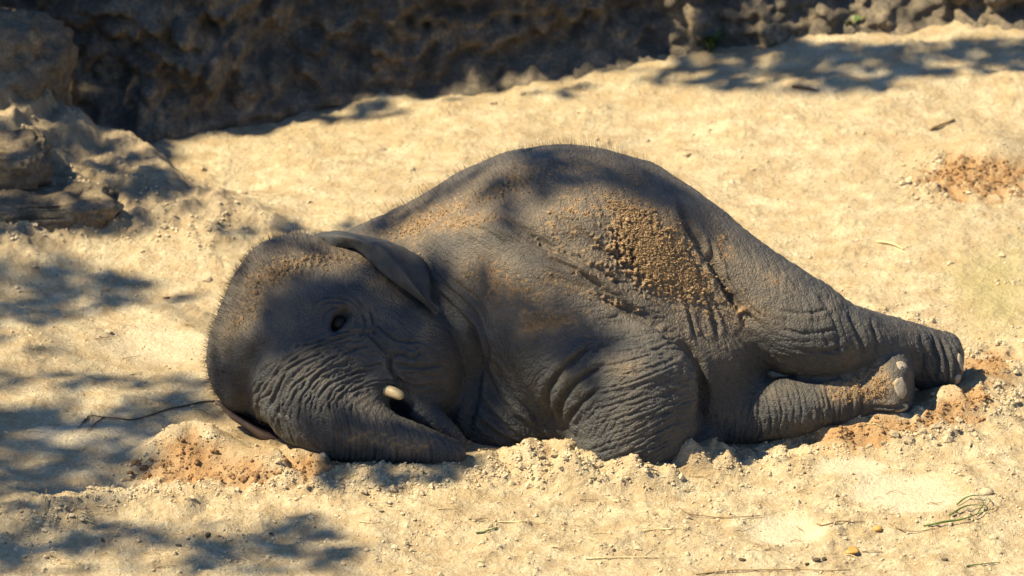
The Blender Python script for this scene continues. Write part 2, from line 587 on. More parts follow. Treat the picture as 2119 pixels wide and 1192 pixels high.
# ---- flowing skin wrinkles: local direction (image) and strength from anchors
ANCH = [  # x, y, angle deg (0 = horizontal, positive turns down to the right), amplitude mm, stretch
    (480, 600, 60, .5), (450, 740, 88, .6), (560, 540, 60, .7), (620, 520, 70, .8), (640, 580, 75, .6), (540, 660, 70, .7), (500, 700, 85, .6), (480, 800, 80, .6), (520, 820, 88, 1.3),
    (560, 740, -70, 1.0), (600, 720, -50, .8), (650, 705, -18, .9), (720, 715, 6, .9), (780, 735, 20, 1.0), (545, 800, -88, .8), (560, 860, 70, .8), (600, 800, -62, .9), (650, 760, -28, .9), (720, 765, 0, .9),
    (600, 870, 78, .9), (640, 840, -80, .9), (680, 810, -45, .9), (730, 800, -20, .8), (660, 900, 75, .9), (700, 860, -75, .9), (740, 900, 85, .8), (800, 910, 95, .8), (870, 925, 98, .8), (930, 935, 100, .7), (750, 850, -60, .8),
    (880, 860, -40, 0.8), (830, 640, 30, .8), (780, 620, 20, .8), (850, 690, 35, 1.0), (900, 720, 20, 1.1), (860, 760, -5, 1.6), (830, 780, 40, 1.6), (920, 780, -10, 1.2), (890, 830, -20, 1.2), (940, 740, 80, .7),
    (870, 620, 40, .6), (960, 620, 55, 1.4), (940, 560, 45, 1.3), (1000, 700, 60, 1.2), (1000, 780, 65, 1.6), (1040, 840, 25, 2.4), (1060, 900, 5, 2.4), (990, 880, 30, 2.2), (1120, 880, 30, 1.8),
    (900, 460, 20, .7), (1000, 430, 20, .9), (1080, 450, 32, 1.3), (1180, 500, 32, 1.5), (1000, 540, 30, .9), (1150, 600, 30, .8), (1250, 570, 32, 1.4), (1050, 650, -30, .7), (1100, 740, -48, 1.2), (1140, 690, -40, 1.0),
    (1200, 660, -15, 1.1), (1270, 660, 0, 1.3), (1340, 680, 5, 1.6), (1210, 740, -42, 1.7), (1180, 820, -58, 1.9), (1290, 740, -18, 1.3), (1390, 730, 10, 2.0), (1290, 820, -33, 1.6), (1400, 800, 5, 2.1), (1240, 880, -45, 1.6), (1330, 880, -30, 2.0), (1410, 860, -18, 2.0), (1290, 930, -38, 1.7), (1380, 930, -28, 1.8),
    (1100, 340, 60, .6), (1200, 330, 60, .6), (1300, 380, 55, .8), (1250, 440, 60, .8), (1330, 500, 70, 1.0), (1400, 600, 70, 1.2), (1450, 680, 75, 1.1), (1480, 780, 60, 1.0), (1520, 700, 60, 1.1), (1440, 560, 68, 1.4), (1520, 640, 58, 1.4), (1540, 780, 40, .9),
    (1470, 450, 60, 1.0), (1560, 540, 70, 1.0), (1600, 600, 75, 1.0), (1640, 650, 80, 1.2), (1680, 620, 75, 1.2), (1660, 720, 5, 1.3), (1720, 680, 80, 1.5), (1760, 670, 70, 1.7), (1700, 760, 10, 1.1), (1800, 690, 65, 1.3), (1860, 700, 70, 1.2), (1920, 740, 75, 1.7), (1960, 750, 80, 1.7),
    (1560, 860, -75, 1.5), (1640, 850, 85, 1.5), (1700, 850, 75, 1.8), (1760, 830, 80, 1.5), (1800, 780, -40, .6), (1840, 850, -8, 1.4), (1860, 790, 70, .4),
]
A = np.array([(a[0], a[1], math.cos(2 * math.radians(a[2])), math.sin(2 * math.radians(a[2])), a[3]) for a in ANCH])
c2 = np.zeros(len(V)); s2 = np.zeros(len(V)); am = np.zeros(len(V)); sw = np.zeros(len(V))
for x, y, cc, ss, aa in A:
    w = 1 / (((PX - x) ** 2 + (PY - y) ** 2) / 2500 + 0.15) ** 2
    c2 += w * cc; s2 += w * ss; am += w * aa; sw += w
c2 /= sw; s2 /= sw; am /= sw
V6, Q = subdiv(np.concatenate([V, c2[:, None], s2[:, None], am[:, None]], 1), Q)
V = V6[:, :3].copy(); c2, s2, am = V6[:, 3], V6[:, 4], V6[:, 5]
TH = 0.5 * np.arctan2(s2, c2)
V = lap(V, Q, 2, 0.6)
N = vnormals(V, Q)
S_ = 1 - V[:, 2] / DIST
PX = V[:, 0] / S_ * PXM + IW / 2
PY = IH / 2 - V[:, 1] / S_ * PXM
FACE = sstep(-0.25, 0.25, N[:, 2])

# ---- broad anatomy: (x, y, rx, ry, height mm)
H = np.zeros(len(V))
BLOBS = [
    (684, 634, 32, 18, 8), (730, 676, 20, 15, 5), (705, 655, 70, 50, -11), (660, 612, 70, 26, 9), (740, 615, 40, 20, 4),      # eye region, brow
    (560, 640, 50, 60, -10), (640, 545, 70, 28, -8), (780, 560, 40, 30, 5),                           # temple hollow
    (812, 752, 14, 26, -9), (850, 742, 26, 16, 5), (905, 700, 40, 50, 5), (790, 700, 40, 40, 4),      # mouth corner, cheek
    (600, 760, 50, 40, 6), (740, 745, 40, 20, 4), (776, 790, 20, 14, 4),
    (985, 640, 30, 110, -14), (960, 560, 50, 40, 8),                                                  # neck groove
    (1010, 800, 40, 60, -12), (1120, 870, 30, 40, -8),
    (1000, 480, 90, 40, 12), (1120, 500, 120, 24, -9), (1180, 560, 120, 30, 10),                      # shoulder blade
    (1315, 530, 90, 70, -26), (1390, 440, 40, 40, 8), (1240, 400, 90, 40, 8),                         # flank hollow
    (1500, 640, 60, 60, -6), (1420, 770, 70, 60, 6), (1100, 400, 90, 50, -8),
    (1660, 690, 50, 40, 5), (1905, 700, 40, 30, 4), (1760, 650, 20, 40, -5),
    (1785, 770, 20, 40, -4), (1870, 770, 24, 20, 3), (1858, 835, 20, 14, 4),
    (1350, 760, 60, 30, 6), (1260, 700, 60, 30, -6),
]
for x, y, rx, ry, h in BLOBS:
    H += h / 1000 * FACE * np.exp(-((PX - x) / rx) ** 2 - ((PY - y) / ry) ** 2)

# ---- drawn creases: (points, half width px, depth mm)
def seg_dist(px, py, pts):
    d = np.full(px.shape, 1e9); tt = np.zeros(px.shape)
    m = len(pts) - 1
    for k in range(m):
        ax, ay = pts[k]; bx, by = pts[k + 1]
        ex, ey = bx - ax, by - ay
        t = np.clip(((px - ax) * ex + (py - ay) * ey) / (ex * ex + ey * ey + 1e-9), 0, 1)
        q = np.hypot(px - ax - t * ex, py - ay - t * ey)
        c = q < d
        d = np.where(c, q, d); tt = np.where(c, (k + t) / m, tt)
    return d, tt
def crease(pts, w, depth, fade=0.15, bulge=0.5, closed=False):
    pts = crspline(pts, max(12, 4 * len(pts)))
    x0, y0 = pts.min(0) - 5 * w; x1, y1 = pts.max(0) + 5 * w
    m = np.where((PX > x0) & (PX < x1) & (PY > y0) & (PY < y1))[0]
    if len(m) == 0: return
    wob = 2.2 * noise2(PX[m] / 22, PY[m] / 22, 4)
    d, t = seg_dist(PX[m], PY[m], pts)
    d = np.abs(d + wob * min(1.0, w / 4))
    f = np.ones(len(m)) if closed else sstep(0, fade, t) * sstep(0, fade, 1 - t)
    H[m] += FACE[m] * f * depth / 1000 * (-np.exp(-(d / w) ** 2) + bulge * np.exp(-((d - 2.2 * w) / (1.5 * w)) ** 2))
CREASES = [
    ([(1210, 600), (1300, 640), (1380, 688), (1434, 750), (1452, 820), (1442, 880)], 9, 12), ([(570, 690), (525, 740), (505, 800), (515, 870), (560, 905)], 16, 10), ([(965, 660), (985, 740), (980, 830), (965, 890)], 9, 9),
    ([(1238, 705), (1189, 743), (1147, 785), (1131, 828), (1143, 862)], 6, 9), ([(1262, 752), (1210, 778), (1178, 807), (1159, 842), (1166, 877), (1180, 912)], 6, 10),
    ([(1248, 798), (1203, 835), (1178, 870), (1184, 915)], 5, 8), ([(1310, 690), (1250, 712), (1205, 752)], 6, 5),
    ([(1015, 430), (1088, 481), (1161, 518), (1235, 555), (1310, 597)], 7, 8), ([(1125, 533), (1180, 555), (1235, 589), (1290, 622)], 5, 6), ([(1130, 430), (1198, 474), (1254, 511), (1300, 545)], 6, 5),
    ([(1050, 470), (1110, 505), (1180, 540), (1240, 570)], 4, 4), ([(940, 460), (1000, 480), (1060, 510)], 6, 4),
    ([(1415, 480), (1445, 560), (1474, 640), (1489, 711)], 5, 6), ([(1464, 484), (1485, 560), (1523, 635), (1550, 685)], 5, 6), ([(1388, 405), (1430, 480), (1476, 552), (1518, 619), (1580, 690)], 8, 11),
    ([(1400, 560), (1425, 640), (1440, 700)], 4, 4), ([(1500, 560), (1540, 620), (1580, 660)], 4, 5), ([(1440, 500), (1465, 590), (1505, 670)], 4, 4),
    ([(807, 735), (809, 760), (818, 778), (838, 804)], 4, 6), ([(809, 737), (831, 732), (850, 740), (876, 727)], 3.5, 4), ([(815, 753), (844, 759), (882, 759), (930, 748)], 3.5, 4),
    ([(822, 775), (860, 772), (900, 780), (940, 770)], 3, 3), ([(830, 790), (862, 800), (900, 796)], 3, 3), ([(770, 660), (800, 690), (830, 706), (880, 705)], 3, 3), ([(760, 690), (785, 715), (805, 735)], 3, 4),
    ([(750, 640), (758, 672), (742, 700)], 3, 4), ([(763, 630), (775, 670), (770, 705)], 3, 3),
    ([(1690, 600), (1720, 650), (1735, 700), (1725, 750)], 5, 3), ([(1755, 640), (1778, 690), (1790, 740)], 5, 5), ([(1800, 655), (1812, 700), (1815, 735)], 4, 4),
    ([(1900, 690), (1912, 740), (1905, 790)], 4, 4), ([(1925, 695), (1940, 745), (1935, 790)], 4, 4), ([(1945, 700), (1962, 745), (1960, 795)], 4, 4), ([(1965, 715), (1978, 750), (1976, 795)], 3.5, 3),
    ([(1600, 640), (1660, 650), (1720, 640)], 4, 2.5), ([(1610, 680), (1670, 690), (1740, 680)], 4, 2.5), ([(1640, 720), (1700, 728), (1760, 715)], 4, 2.5),
    ([(1755, 775), (1762, 820), (1750, 870)], 4, 4), ([(1775, 770), (1785, 815), (1778, 865)], 4, 4), ([(1800, 850), (1840, 855), (1880, 845)], 3.5, 3), ([(1795, 838), (1840, 842), (1885, 832)], 3, 3),
    ([(990, 720), (1010, 800), (1060, 860), (1110, 900)], 8, 8), ([(985, 820), (1040, 880), (1100, 920)], 6, 6), ([(1010, 740), (1060, 820), (1120, 880)], 5, 6), ([(980, 870), (1040, 905), (1090, 925)], 6, 6),
    ([(900, 600), (940, 640), (975, 700), (985, 760)], 6, 6), ([(910, 580), (960, 630), (1000, 700), (1010, 770)], 5, 5), ([(930, 570), (985, 630), (1025, 710)], 5, 4),
]
for pts, w, dp in CREASES: crease(pts, w, dp)
# rings of the trunk: arcs about the mouth corner, then bands across the free end
rg = np.random.default_rng(21)
r = 78.0
while r < 290:
    a0 = rg.uniform(185, 235) if r > 130 else rg.uniform(150, 190); a1 = rg.uniform(92, 122) if r > 120 else rg.uniform(75, 100)
    for cut in ([(a0, a1)] if rg.random() < 0.4 else [(a0, rg.uniform(125, 160)), (rg.uniform(120, 150), a1)]):
        a = np.radians(np.linspace(cut[0], cut[1], 9))
        k = 1 + 0.02 * rg.normal(size=9)
        crease(np.stack([803 + r * k * np.cos(a), 852 - 0.62 * r * k * np.sin(a)], 1), rg.uniform(2.0, 2.9), rg.uniform(1.2, 2.8), fade=0.12, bulge=0.55)
    r += rg.uniform(4.5, 7.5)
x = 690.0
while x < 962:
    y0 = 842 + (x - 760) * 0.36; y1 = 975
    s = rg.uniform(-5, 5); cut = rg.uniform(0.0, 0.25)
    yy = np.linspace(y0 + cut * 60, y1, 6)
    crease(np.stack([x + s + 14 * np.sin((yy - y0) / (y1 - y0) * 2.6) - 10 + rg.normal(0, 1.2, 6), yy], 1), rg.uniform(2.0, 2.8), rg.uniform(1.2, 2.6), fade=0.1, bulge=0.5)
    x += rg.uniform(4.5, 7.5)
# bands round the folded foreleg and the thigh end
for i in range(34):
    y = 680 + i * 8.0 + rg.uniform(-3, 3)
    xa = rg.uniform(1190, 1290); xb = rg.uniform(1370, 1450)
    sl = np.interp(y, [680, 760, 940], [-0.05, -0.28, -0.5])
    t = np.linspace(0, 1, 6); xx = xa + (xb - xa) * t
    crease(np.stack([xx, y + sl * (xx - 1320) + 10 * np.sin(t * 3.1) + rg.normal(0, 1.5, 6)], 1), rg.uniform(2.0, 2.8), rg.uniform(0.9, 2.0), fade=0.2, bulge=0.5)
for i in range(22):
    x = 1560 + i * 11 + rg.uniform(-3, 3)
    if x > 1790: break
    y0 = rg.uniform(795, 815) - (x - 1600) * 0.12; y1 = 905 - (x - 1600) * 0.1
    yy = np.linspace(y0, y1, 6); t = np.linspace(0, 1, 6)
    crease(np.stack([x + 14 * np.sin(t * 3.0) + rg.normal(0, 1.5, 6), yy], 1), rg.uniform(2.4, 3.4), rg.uniform(1.0, 2.4), fade=0.15, bulge=0.5)
# rings round the eye
def ering(cx, cy, rx, ry, rot, a0, a1, w, dp):
    a = np.linspace(math.radians(a0), math.radians(a1), 14)
    c, s = math.cos(math.radians(rot)), math.sin(math.radians(rot))
    x = rx * np.cos(a); y = ry * np.sin(a)
    crease(np.stack([cx + c * x - s * y, cy + s * x + c * y], 1), w, dp, fade=0.1, bulge=0.35)
ering(698, 648, 52, 31, 10, -190, -30, 2.2, 2.0)
ering(704, 646, 57, 36, 4, -60, 40, 2.0, 1.6)
ering(702, 650, 41, 23, 14, -170, -40, 2.0, 2.0)
ering(700, 652, 30, 16, -6, -200, 10, 2.0, 2.6)
ering(708, 660, 31, 27, -16, 10, 130, 2.0, 1.8)
ering(712, 662, 45, 33, -4, 20, 90, 2.0, 1.6)
ering(716, 666, 56, 46, -10, -20, 80, 2.0, 1.8)
# the opening between the lids
ce, se = math.cos(math.radians(-52)), math.sin(math.radians(-52))
ex = (PX - 706) * ce + (PY - 660) * se; ey = -(PX - 706) * se + (PY - 660) * ce
ql = np.sqrt((ex / 29) ** 2 + ((ey + 2.5 * np.cos(ex / 14)) / 14.5) ** 2)
H += FACE * (-0.022 * (1 - sstep(0.62, 1.12, ql)) + 0.0040 * np.exp(-((ql - 1.45) / 0.28) ** 2))

NB = 12
HW = np.zeros(len(V)); HB = np.zeros(len(V))
Pm = np.stack([PX / 1000, PY / 1000, V[:, 2]], 1)
warp = noise3(Pm * 16, 2) * 0.006
for b in range(NB):
    tb = math.pi * b / NB
    dth = np.abs((TH - tb + math.pi / 2) % math.pi - math.pi / 2)
    w = np.clip(1 - dth / (math.pi / NB), 0, 1)
    m = np.where(w > 0.001)[0]
    if len(m) == 0: continue
    t = Pm[m, 0] * math.cos(tb) + Pm[m, 1] * math.sin(tb)
    n = -Pm[m, 0] * math.sin(tb) + Pm[m, 1] * math.cos(tb) + warp[m]
    z = Pm[m, 2]
    for lam, L, ampl, sd in ((0.024, 0.19, 0.75, b), (0.0125, 0.085, 0.9, b + 20)):
        v = noise3(np.stack([t / L, n / lam, z / (lam * 2.2)], 1), sd)
        HW[m] += w[m] * ampl * (0.35 - np.exp(-(v / 0.2) ** 2))
    # short cross folds between the long ones
    v = noise3(np.stack([t / 0.017, n / 0.05, z / 0.03], 1), b + 40)
    HB[m] += w[m] * (0.3 - np.exp(-(v / 0.15) ** 2))
H += np.clip(am, 0.75, 1.7) / 1000 * (1.4 * HW + 0.6 * HB) * sstep(-0.9, 0.0, N[:, 2])
H += 0.0007 * noise3(Pm * 60, 9) + 0.0016 * noise3(Pm * 22, 10)

# ---- sand caked on the hide: polygons (photo px), strength, softness px
CAKE = [
    ([(1215, 375), (1290, 385), (1360, 430), (1420, 480), (1465, 545), (1490, 600), (1470, 630), (1400, 640), (1310, 600), (1265, 540), (1230, 470)], .70, 100), ([(1245, 405), (1330, 415), (1410, 475), (1465, 560), (1485, 625), (1420, 635), (1335, 600), (1280, 530)], 1.0, 75), ([(1150, 330), (1330, 350), (1480, 480), (1620, 640), (1590, 700), (1480, 740), (1300, 640), (1120, 560), (1050, 450)], .44, 70),
    ([(1470, 470), (1510, 480), (1530, 540), (1500, 560), (1470, 520)], .62, 22), ([(1550, 540), (1610, 560), (1650, 600), (1610, 610), (1560, 575)], .5, 20),
    ([(1430, 600), (1480, 610), (1580, 690), (1560, 700), (1470, 660)], .52, 30), ([(1300, 600), (1420, 640), (1480, 720), (1420, 720), (1340, 660)], .42, 40),
    ([(1130, 560), (1260, 600), (1340, 640), (1330, 660), (1200, 620), (1110, 590)], .6, 26),
    ([(760, 480), (830, 430), (960, 390), (1060, 330), (1200, 310), (1330, 350), (1380, 410), (1300, 390), (1180, 370), (1060, 420), (960, 460), (860, 520), (800, 510)], .60, 40),
    ([(880, 440), (1040, 430), (1060, 460), (960, 490), (880, 490)], .66, 30), ([(930, 540), (1010, 510), (1100, 560), (1180, 600), (1120, 660), (1010, 640), (950, 590)], .52, 40),
    ([(1065, 640), (1150, 630), (1230, 640), (1200, 680), (1120, 690), (1080, 700)], .7, 20), ([(1060, 470), (1200, 520), (1280, 570), (1220, 560), (1090, 510)], .5, 26),
    ([(500, 560), (560, 520), (660, 500), (760, 520), (790, 560), (720, 560), (640, 560), (610, 590), (560, 610), (540, 660), (470, 720), (450, 690), (490, 620)], .62, 36),
    ([(745, 555), (800, 575), (850, 600), (830, 605), (770, 585)], .6, 16), ([(860, 640), (900, 650), (890, 700), (870, 690)], .5, 16),
    ([(705, 890), (760, 880), (900, 910), (880, 955), (740, 950), (690, 930)], .55, 20), ([(1250, 740), (1330, 740), (1320, 790), (1270, 780)], .48, 24),
    ([(1700, 800), (1780, 760), (1830, 740), (1860, 800), (1850, 840), (1780, 840), (1720, 840)], .62, 20),
]
SAND = np.zeros(len(V))
n1 = noise3(Pm * 45, 31); n2_ = noise3(Pm * 130, 32); n3_ = noise3(Pm * 14, 33)
nz = 0.55 * n1 + 0.6 * n2_ + 0.35 * n3_
jq = 26 * n1 + 20 * n3_
for poly, st, soft in CAKE:
    SAND = np.maximum(SAND, st * poly_w(PX, PY, poly, soft * 1.3, jq))
up = (N @ np.array([0, math.cos(PITCH), math.sin(PITCH)]))          # how far the hide faces up
SAND *= sstep(-0.35, 0.25, up + 0.3 * n3_) * FACE
CAKED = sstep(0.40, 0.78, SAND + 0.46 * nz)
DUST_SUN = np.clip(0.75 * SAND + 0.08 * sstep(0.0, 0.9, up) + 0.14 * n3_ + 0.08 * n1, 0, 1)  # sandy dust, plus a warm tint on upward hide standing in for sunlight
gran = noise3(Pm * 190, 35)
H = H * (1 - 0.75 * CAKED) + CAKED * (0.0010 + 0.0010 * gran + 0.0007 * noise3(Pm * 75, 36))
VB = V + N * H[:, None]
WB = cam_to_world(VB)
NB_ = vnormals(VB, Q)
NWB = NB_[:, 0:1] * RIGHT + NB_[:, 1:2] * UP - NB_[:, 2:3] * FWD

# ---- materials of the animal
def mat_skin():
    k = NT('elephant_hide', 0.55, 0.38)
    big = k.noise(7, 4, 0.6); fine = k.noise(60, 4, 0.65)
    base = k.ramp(big, [(0.3, (0.021, 0.025, 0.032)), (0.55, (0.034, 0.037, 0.043)), (0.75, (0.068, 0.061, 0.054))])
    base = k.mix(k.math('MULTIPLY', fine, 0.5), base, (0.074, 0.070, 0.065))
    dust_sun = k.attr('dust_sun'); cake = k.attr('cake')
    base = k.mix(dust_sun, base, (0.22, 0.16, 0.10))  # dust colour, also the sun's warmth painted on hide facing up
    sandc = k.ramp(k.noise(140, 3, 0.6), [(0.3, (0.22, 0.135, 0.068)), (0.7, (0.35, 0.23, 0.125))])
    base = k.mix(cake, base, sandc)
    k.color(base)
    k.l(k.math('MULTIPLY_ADD', cake, 0.40, 0.55, clamp=True), k.b.inputs['Roughness'])
    vd = k.n('ShaderNodeVectorMath'); vd.operation = 'MULTIPLY_ADD'
    nn = k.n('ShaderNodeTexNoise'); nn.inputs['Scale'].default_value = 55; k.l(k.coord(), nn.inputs['Vector'])
    k.l(nn.outputs['Color'], vd.inputs[0]); vd.inputs[1].default_value = (0.008, 0.008, 0.008); k.l(k.coord(), vd.inputs[2])
    cr = k.voro(125, vec=vd.outputs[0]); cr2 = k.voro(270, vec=vd.outputs[0])
    h = k.math('ADD', k.math('MULTIPLY', k.math('MINIMUM', cr, 0.22), 3.2), k.math('MULTIPLY', k.math('MINIMUM', cr2, 0.22), 1.8))
    h = k.math('ADD', h, k.math('MULTIPLY', k.noise(480, 3, 0.65), 0.7))
    k.bump(h, 0.0017, 0.9)
    return k.m
M_SKIN = mat_skin()
def mat_simple(name, cols, scale, rough=0.8, bump=0.0, bscale=None, spec=0.3):
    k = NT(name, rough, spec)
    n = len(cols)
    k.color(k.ramp(k.noise(scale, 4, 0.6), [(0.3 + 0.4 * i / max(1, n - 1), c) for i, c in enumerate(cols)]))
    if bump: k.bump(k.noise(bscale or scale * 3, 4, 0.65), bump, 0.8)
    return k.m
M_EAR = mat_simple('ear_hide', [(0.026, 0.029, 0.034), (0.042, 0.043, 0.046), (0.08, 0.070, 0.060)], 18, 0.72, 0.0022, 160)
M_FAREAR = mat_simple('inner_ear_hide', [(0.075, 0.05, 0.045), (0.10, 0.07, 0.06)], 18, 0.75, 0.002, 160)
M_TUSK = mat_simple('ivory', [(0.20, 0.135, 0.065), (0.40, 0.30, 0.165), (0.46, 0.36, 0.21)], 55, 0.45, 0.0006, 140)
M_NAIL = mat_simple('toenail', [(0.13, 0.10, 0.07), (0.30, 0.26, 0.21), (0.20, 0.13, 0.075)], 75, 0.6, 0.0015, 200)
M_EYE = mat_simple('eye', [(0.010, 0.007, 0.006), (0.022, 0.014, 0.010)], 80, 0.45, 0, None, 0.2)
M_HAIR = mat_simple('hair', [(0.018, 0.014, 0.011), (0.045, 0.03, 0.02)], 50, 0.6)
M_GRAIN = mat_simple('caked_sand', [(0.19, 0.125, 0.066), (0.27, 0.18, 0.10), (0.35, 0.245, 0.145)], 90, 0.95, 0.001, 600, 0.1)

ELE = empty('elephant', (0.1, 0.0, 0.0), 'young grey elephant lying on its side asleep in the sand', 'elephant')
INV = Matrix.Translation(-Vector((0.1, 0.0, 0.0)))
LOC0 = np.array([0.1, 0.0, 0.0])
bm_ = mesh_np('body', WB - LOC0, Q)
attr(bm_, 'dust_sun', DUST_SUN); attr(bm_, 'cake', CAKED)
link('body', bm_, M_SKIN, ELE)

# ---- near ear: a folded sheet
EAR = [
    [(652, 516, -70), (695, 514, -20), (735, 518, 20), (765, 545, 60), (805, 579, 90), (850, 611, 105), (906, 650, 95)],
    [(642, 496, -60), (690, 489, 10), (745, 498, 50), (792, 516, 90), (832, 561, 118), (868, 606, 126), (907, 646, 112)],
    [(640, 490, -60), (692, 481, -10), (748, 491, 25), (800, 508, 60), (842, 556, 88), (875, 604, 100), (908, 645, 105)],
    [(642, 488, -75), (694, 477, -45), (750, 487, -20), (806, 499, 10), (862, 531, 45), (886, 570, 70), (898, 630, 85)],
    [(648, 492, -95), (696, 481, -65), (752, 490, -40), (810, 503, -5), (876, 537, 40), (892, 575, 62), (900, 632, 80)]]
nu = 44
curves = []
for r, (c, off) in enumerate(zip(EAR, (-0.012, 0.026, 0.016, 0.009, 0.005))):
    pts = crspline(c, nu)
    dd = np.array([(max(pick_d(p[0], p[1], -9) + off, p[2] / 1000.0) if (pick(p[0], p[1]) and p[0] > 668) else p[2] / 1000.0) for p in pts])
    for _ in range(6): dd[1:-1] = 0.25 * dd[:-2] + 0.5 * dd[1:-1] + 0.25 * dd[2:]
    curves.append(np.stack([pts[:, 0], pts[:, 1], dd * 1000], 1))
curves = np.array(curves)                      # 5, nu, 3
nv = 18
G = np.array([crspline(curves[:, i], nv) for i in range(nu)])     # nu, nv, 3
EV = np.array([[cam_pt(p[0], p[1], p[2] / 1000.0) for p in row] for row in G]).reshape(-1, 3)
EF = np.array([(i * nv + j, i * nv + j + 1, (i + 1) * nv + j + 1, (i + 1) * nv + j) for i in range(nu - 1) for j in range(nv - 1)])
EN = vnormals(EV, EF)
if EN[:, 2].mean() < 0: EF = EF[:, ::-1]
EVs = EV + vnormals(EV, EF) * (0.0022 * noise3(EV * 45, 3) + 0.0015 * noise3(EV * 110, 4))[:, None]
o = link('ear', mesh_np('ear', cam_to_world(EVs) - LOC0, EF), M_EAR, ELE)
o['label'] = 'folded grey ear flap lying back along the neck'
md = o.modifiers.new('thickness', 'SOLIDIFY'); md.thickness = 0.009; md.offset = -1
md = o.modifiers.new('round', 'SUBSURF'); md.levels = 1; md.render_levels = 1
# far ear under the head
fe = np.array([[(446, 826, -70), (452, 832, -50), (462, 848, -40)], [(468, 836, -80), (474, 848, -40), (480, 868, -35)], [(500, 856, -80), (504, 870, -30), (508, 886, -30)], [(545, 880, -80), (545, 895, -20), (545, 912, -25)], [(590, 895, -70), (590, 908, -20), (590, 922, -25)]], float)
FG = np.array([crspline(np.array([crspline(fe[:, j], 24)[i] for j in range(3)]), 8) for i in range(24)])
FV = np.array([[cam_pt(p[0], p[1], p[2] / 1000.0) for p in row] for row in FG]).reshape(-1, 3)
FF = np.array([(i * 8 + j, i * 8 + j + 1, (i + 1) * 8 + j + 1, (i + 1) * 8 + j) for i in range(23) for j in range(7)])
o = link('ear', mesh_np('ear', cam_to_world(FV) - LOC0, FF), M_FAREAR, ELE)
o['label'] = 'dark reddish edge of the other ear pressed under the head'
md = o.modifiers.new('thickness', 'SOLIDIFY'); md.thickness = 0.006

# ---- tusk, eye, toenails
tp = crspline([(755, 792, 70), (785, 803, 108), (808, 810, 128), (823, 816, 137), (831, 820, 140), (835, 822, 141)], 26)
tr = np.interp(np.linspace(0, 1, 26), [0, .3, .5, .65, .75, .84, .92, .97, 1], [12, 12, 11.4, 10.4, 9.2, 7.8, 5.8, 3.6, 0.8]) / 1000
TV, TF = tube(np.array([cam_to_world(cam_pt(p[0], p[1], p[2] / 1000)) for p in tp]) - LOC0, tr, 18)
link('tusk', mesh_py('tusk', TV, TF), M_TUSK, ELE)
ep, en = pick(706, 660)
bm = bmesh.new(); bmesh.ops.create_uvsphere(bm, u_segments=24, v_segments=16, radius=0.017)
em = bpy.data.meshes.new('eye'); bm.to_mesh(em); bm.free()
em.polygons.foreach_set('use_smooth', np.ones(len(em.polygons), bool))
o = link('eye', em, M_EYE, ELE); o.location = ep - en * 0.0300 - LOC0

def nail(x, y, a, b, th, out=0.0, rot=0.0, mat=M_NAIL):
    h = pick(x, y)
    if h is None: return
    p, n = h
    t = Vector(n)
    q = t.to_track_quat('Z', 'Y').to_matrix() @ Matrix.Rotation(rot, 3, 'Z')
    v = ICO2_V.copy()
    v = np.sign(v) * np.abs(v) ** 0.7 * np.array([a, b, th])
    v[:, :2] *= (1 + 0.22 * noise3(ICO2_V * 1.4, int(x)))[:, None]
    v += 0.0012 * np.stack([noise3(v * 160, 3 + i) for i in range(3)], 1)
    v = v @ np.array(q).T + p + n * out - LOC0
    link('toenail', mesh_np('toenail', v, ICO2_F), mat, ELE)
nail(1866, 758, 0.015, 0.012, 0.004, -0.0015, 0.3)
nail(1864, 803, 0.014, 0.022, 0.004, -0.0012, 0.1)
nail(1866, 845, 0.016, 0.009, 0.004, -0.002, 0.1)
nail(1988, 750, 0.007, 0.020, 0.004, -0.001, 0.0)
nail(1982, 785, 0.009, 0.011, 0.004, -0.002, 0.0)

# ---- bristly hair: head dome and spine
def hairs(prob, count, lo, hi, wid, lean, seed):
    rng = np.random.default_rng(seed)
    p = prob / prob.sum()
    idx = rng.choice(len(WB), count, p=p)
    root = WB[idx] + rng.normal(0, 0.0012, (count, 3))
    nrm = NWB[idx]
    ln = (lo + (hi - lo) * rng.beta(1.6, 2.4, count) * 1.4)[:, None]
    dirn = nrm + np.array(lean) + rng.normal(0, 0.22, (count, 3))
    dirn /= np.linalg.norm(dirn, axis=1, keepdims=True)
    bend = rng.normal(0, 0.25, (count, 3)) + np.array(lean)
    mid = root + dirn * ln * 0.55
    tip = mid + (dirn + bend * 0.6) * ln * 0.45
    side = np.cross(dirn, FWD); side /= np.linalg.norm(side, axis=1, keepdims=True) + 1e-9
    side2 = np.cross(dirn, side)
    w = wid * rng.uniform(0.7, 1.2, count)[:, None]
    r0 = root - dirn * 0.002
    Vh = np.stack([r0 + side * w, r0 - 0.5 * side * w + 0.8 * side2 * w, r0 - 0.5 * side * w - 0.8 * side2 * w,
                   mid + side * w * .7, mid - 0.35 * side * w + 0.56 * side2 * w, mid - 0.35 * side * w - 0.56 * side2 * w, tip], 1)
    f = np.array([(0, 1, 4), (0, 4, 3), (1, 2, 5), (1, 5, 4), (2, 0, 3), (2, 3, 5), (3, 4, 6), (4, 5, 6), (5, 3, 6)])
    Fh = f[None] + (np.arange(count) * 7)[:, None, None]
    return Vh.reshape(-1, 3), Fh.reshape(-1, 3)
ab = sstep(0.0, 0.06, WB[:, 2])
crown = ab * poly_w(PX, PY, [(410, 860), (400, 600), (560, 470), (700, 470), (690, 530), (560, 600), (510, 720), (500, 860)], 35) * sstep(-0.6, -0.1, -np.abs(N[:, 2]) + 0.75)
back = ab * poly_w(PX, PY, [(740, 500), (800, 430), (960, 355), (1080, 290), (1220, 280), (1340, 340), (1400, 390), (1340, 400), (1200, 340), (1000, 400), (860, 480), (780, 510)], 30) * sstep(-0.2, 0.35, N[:, 1])
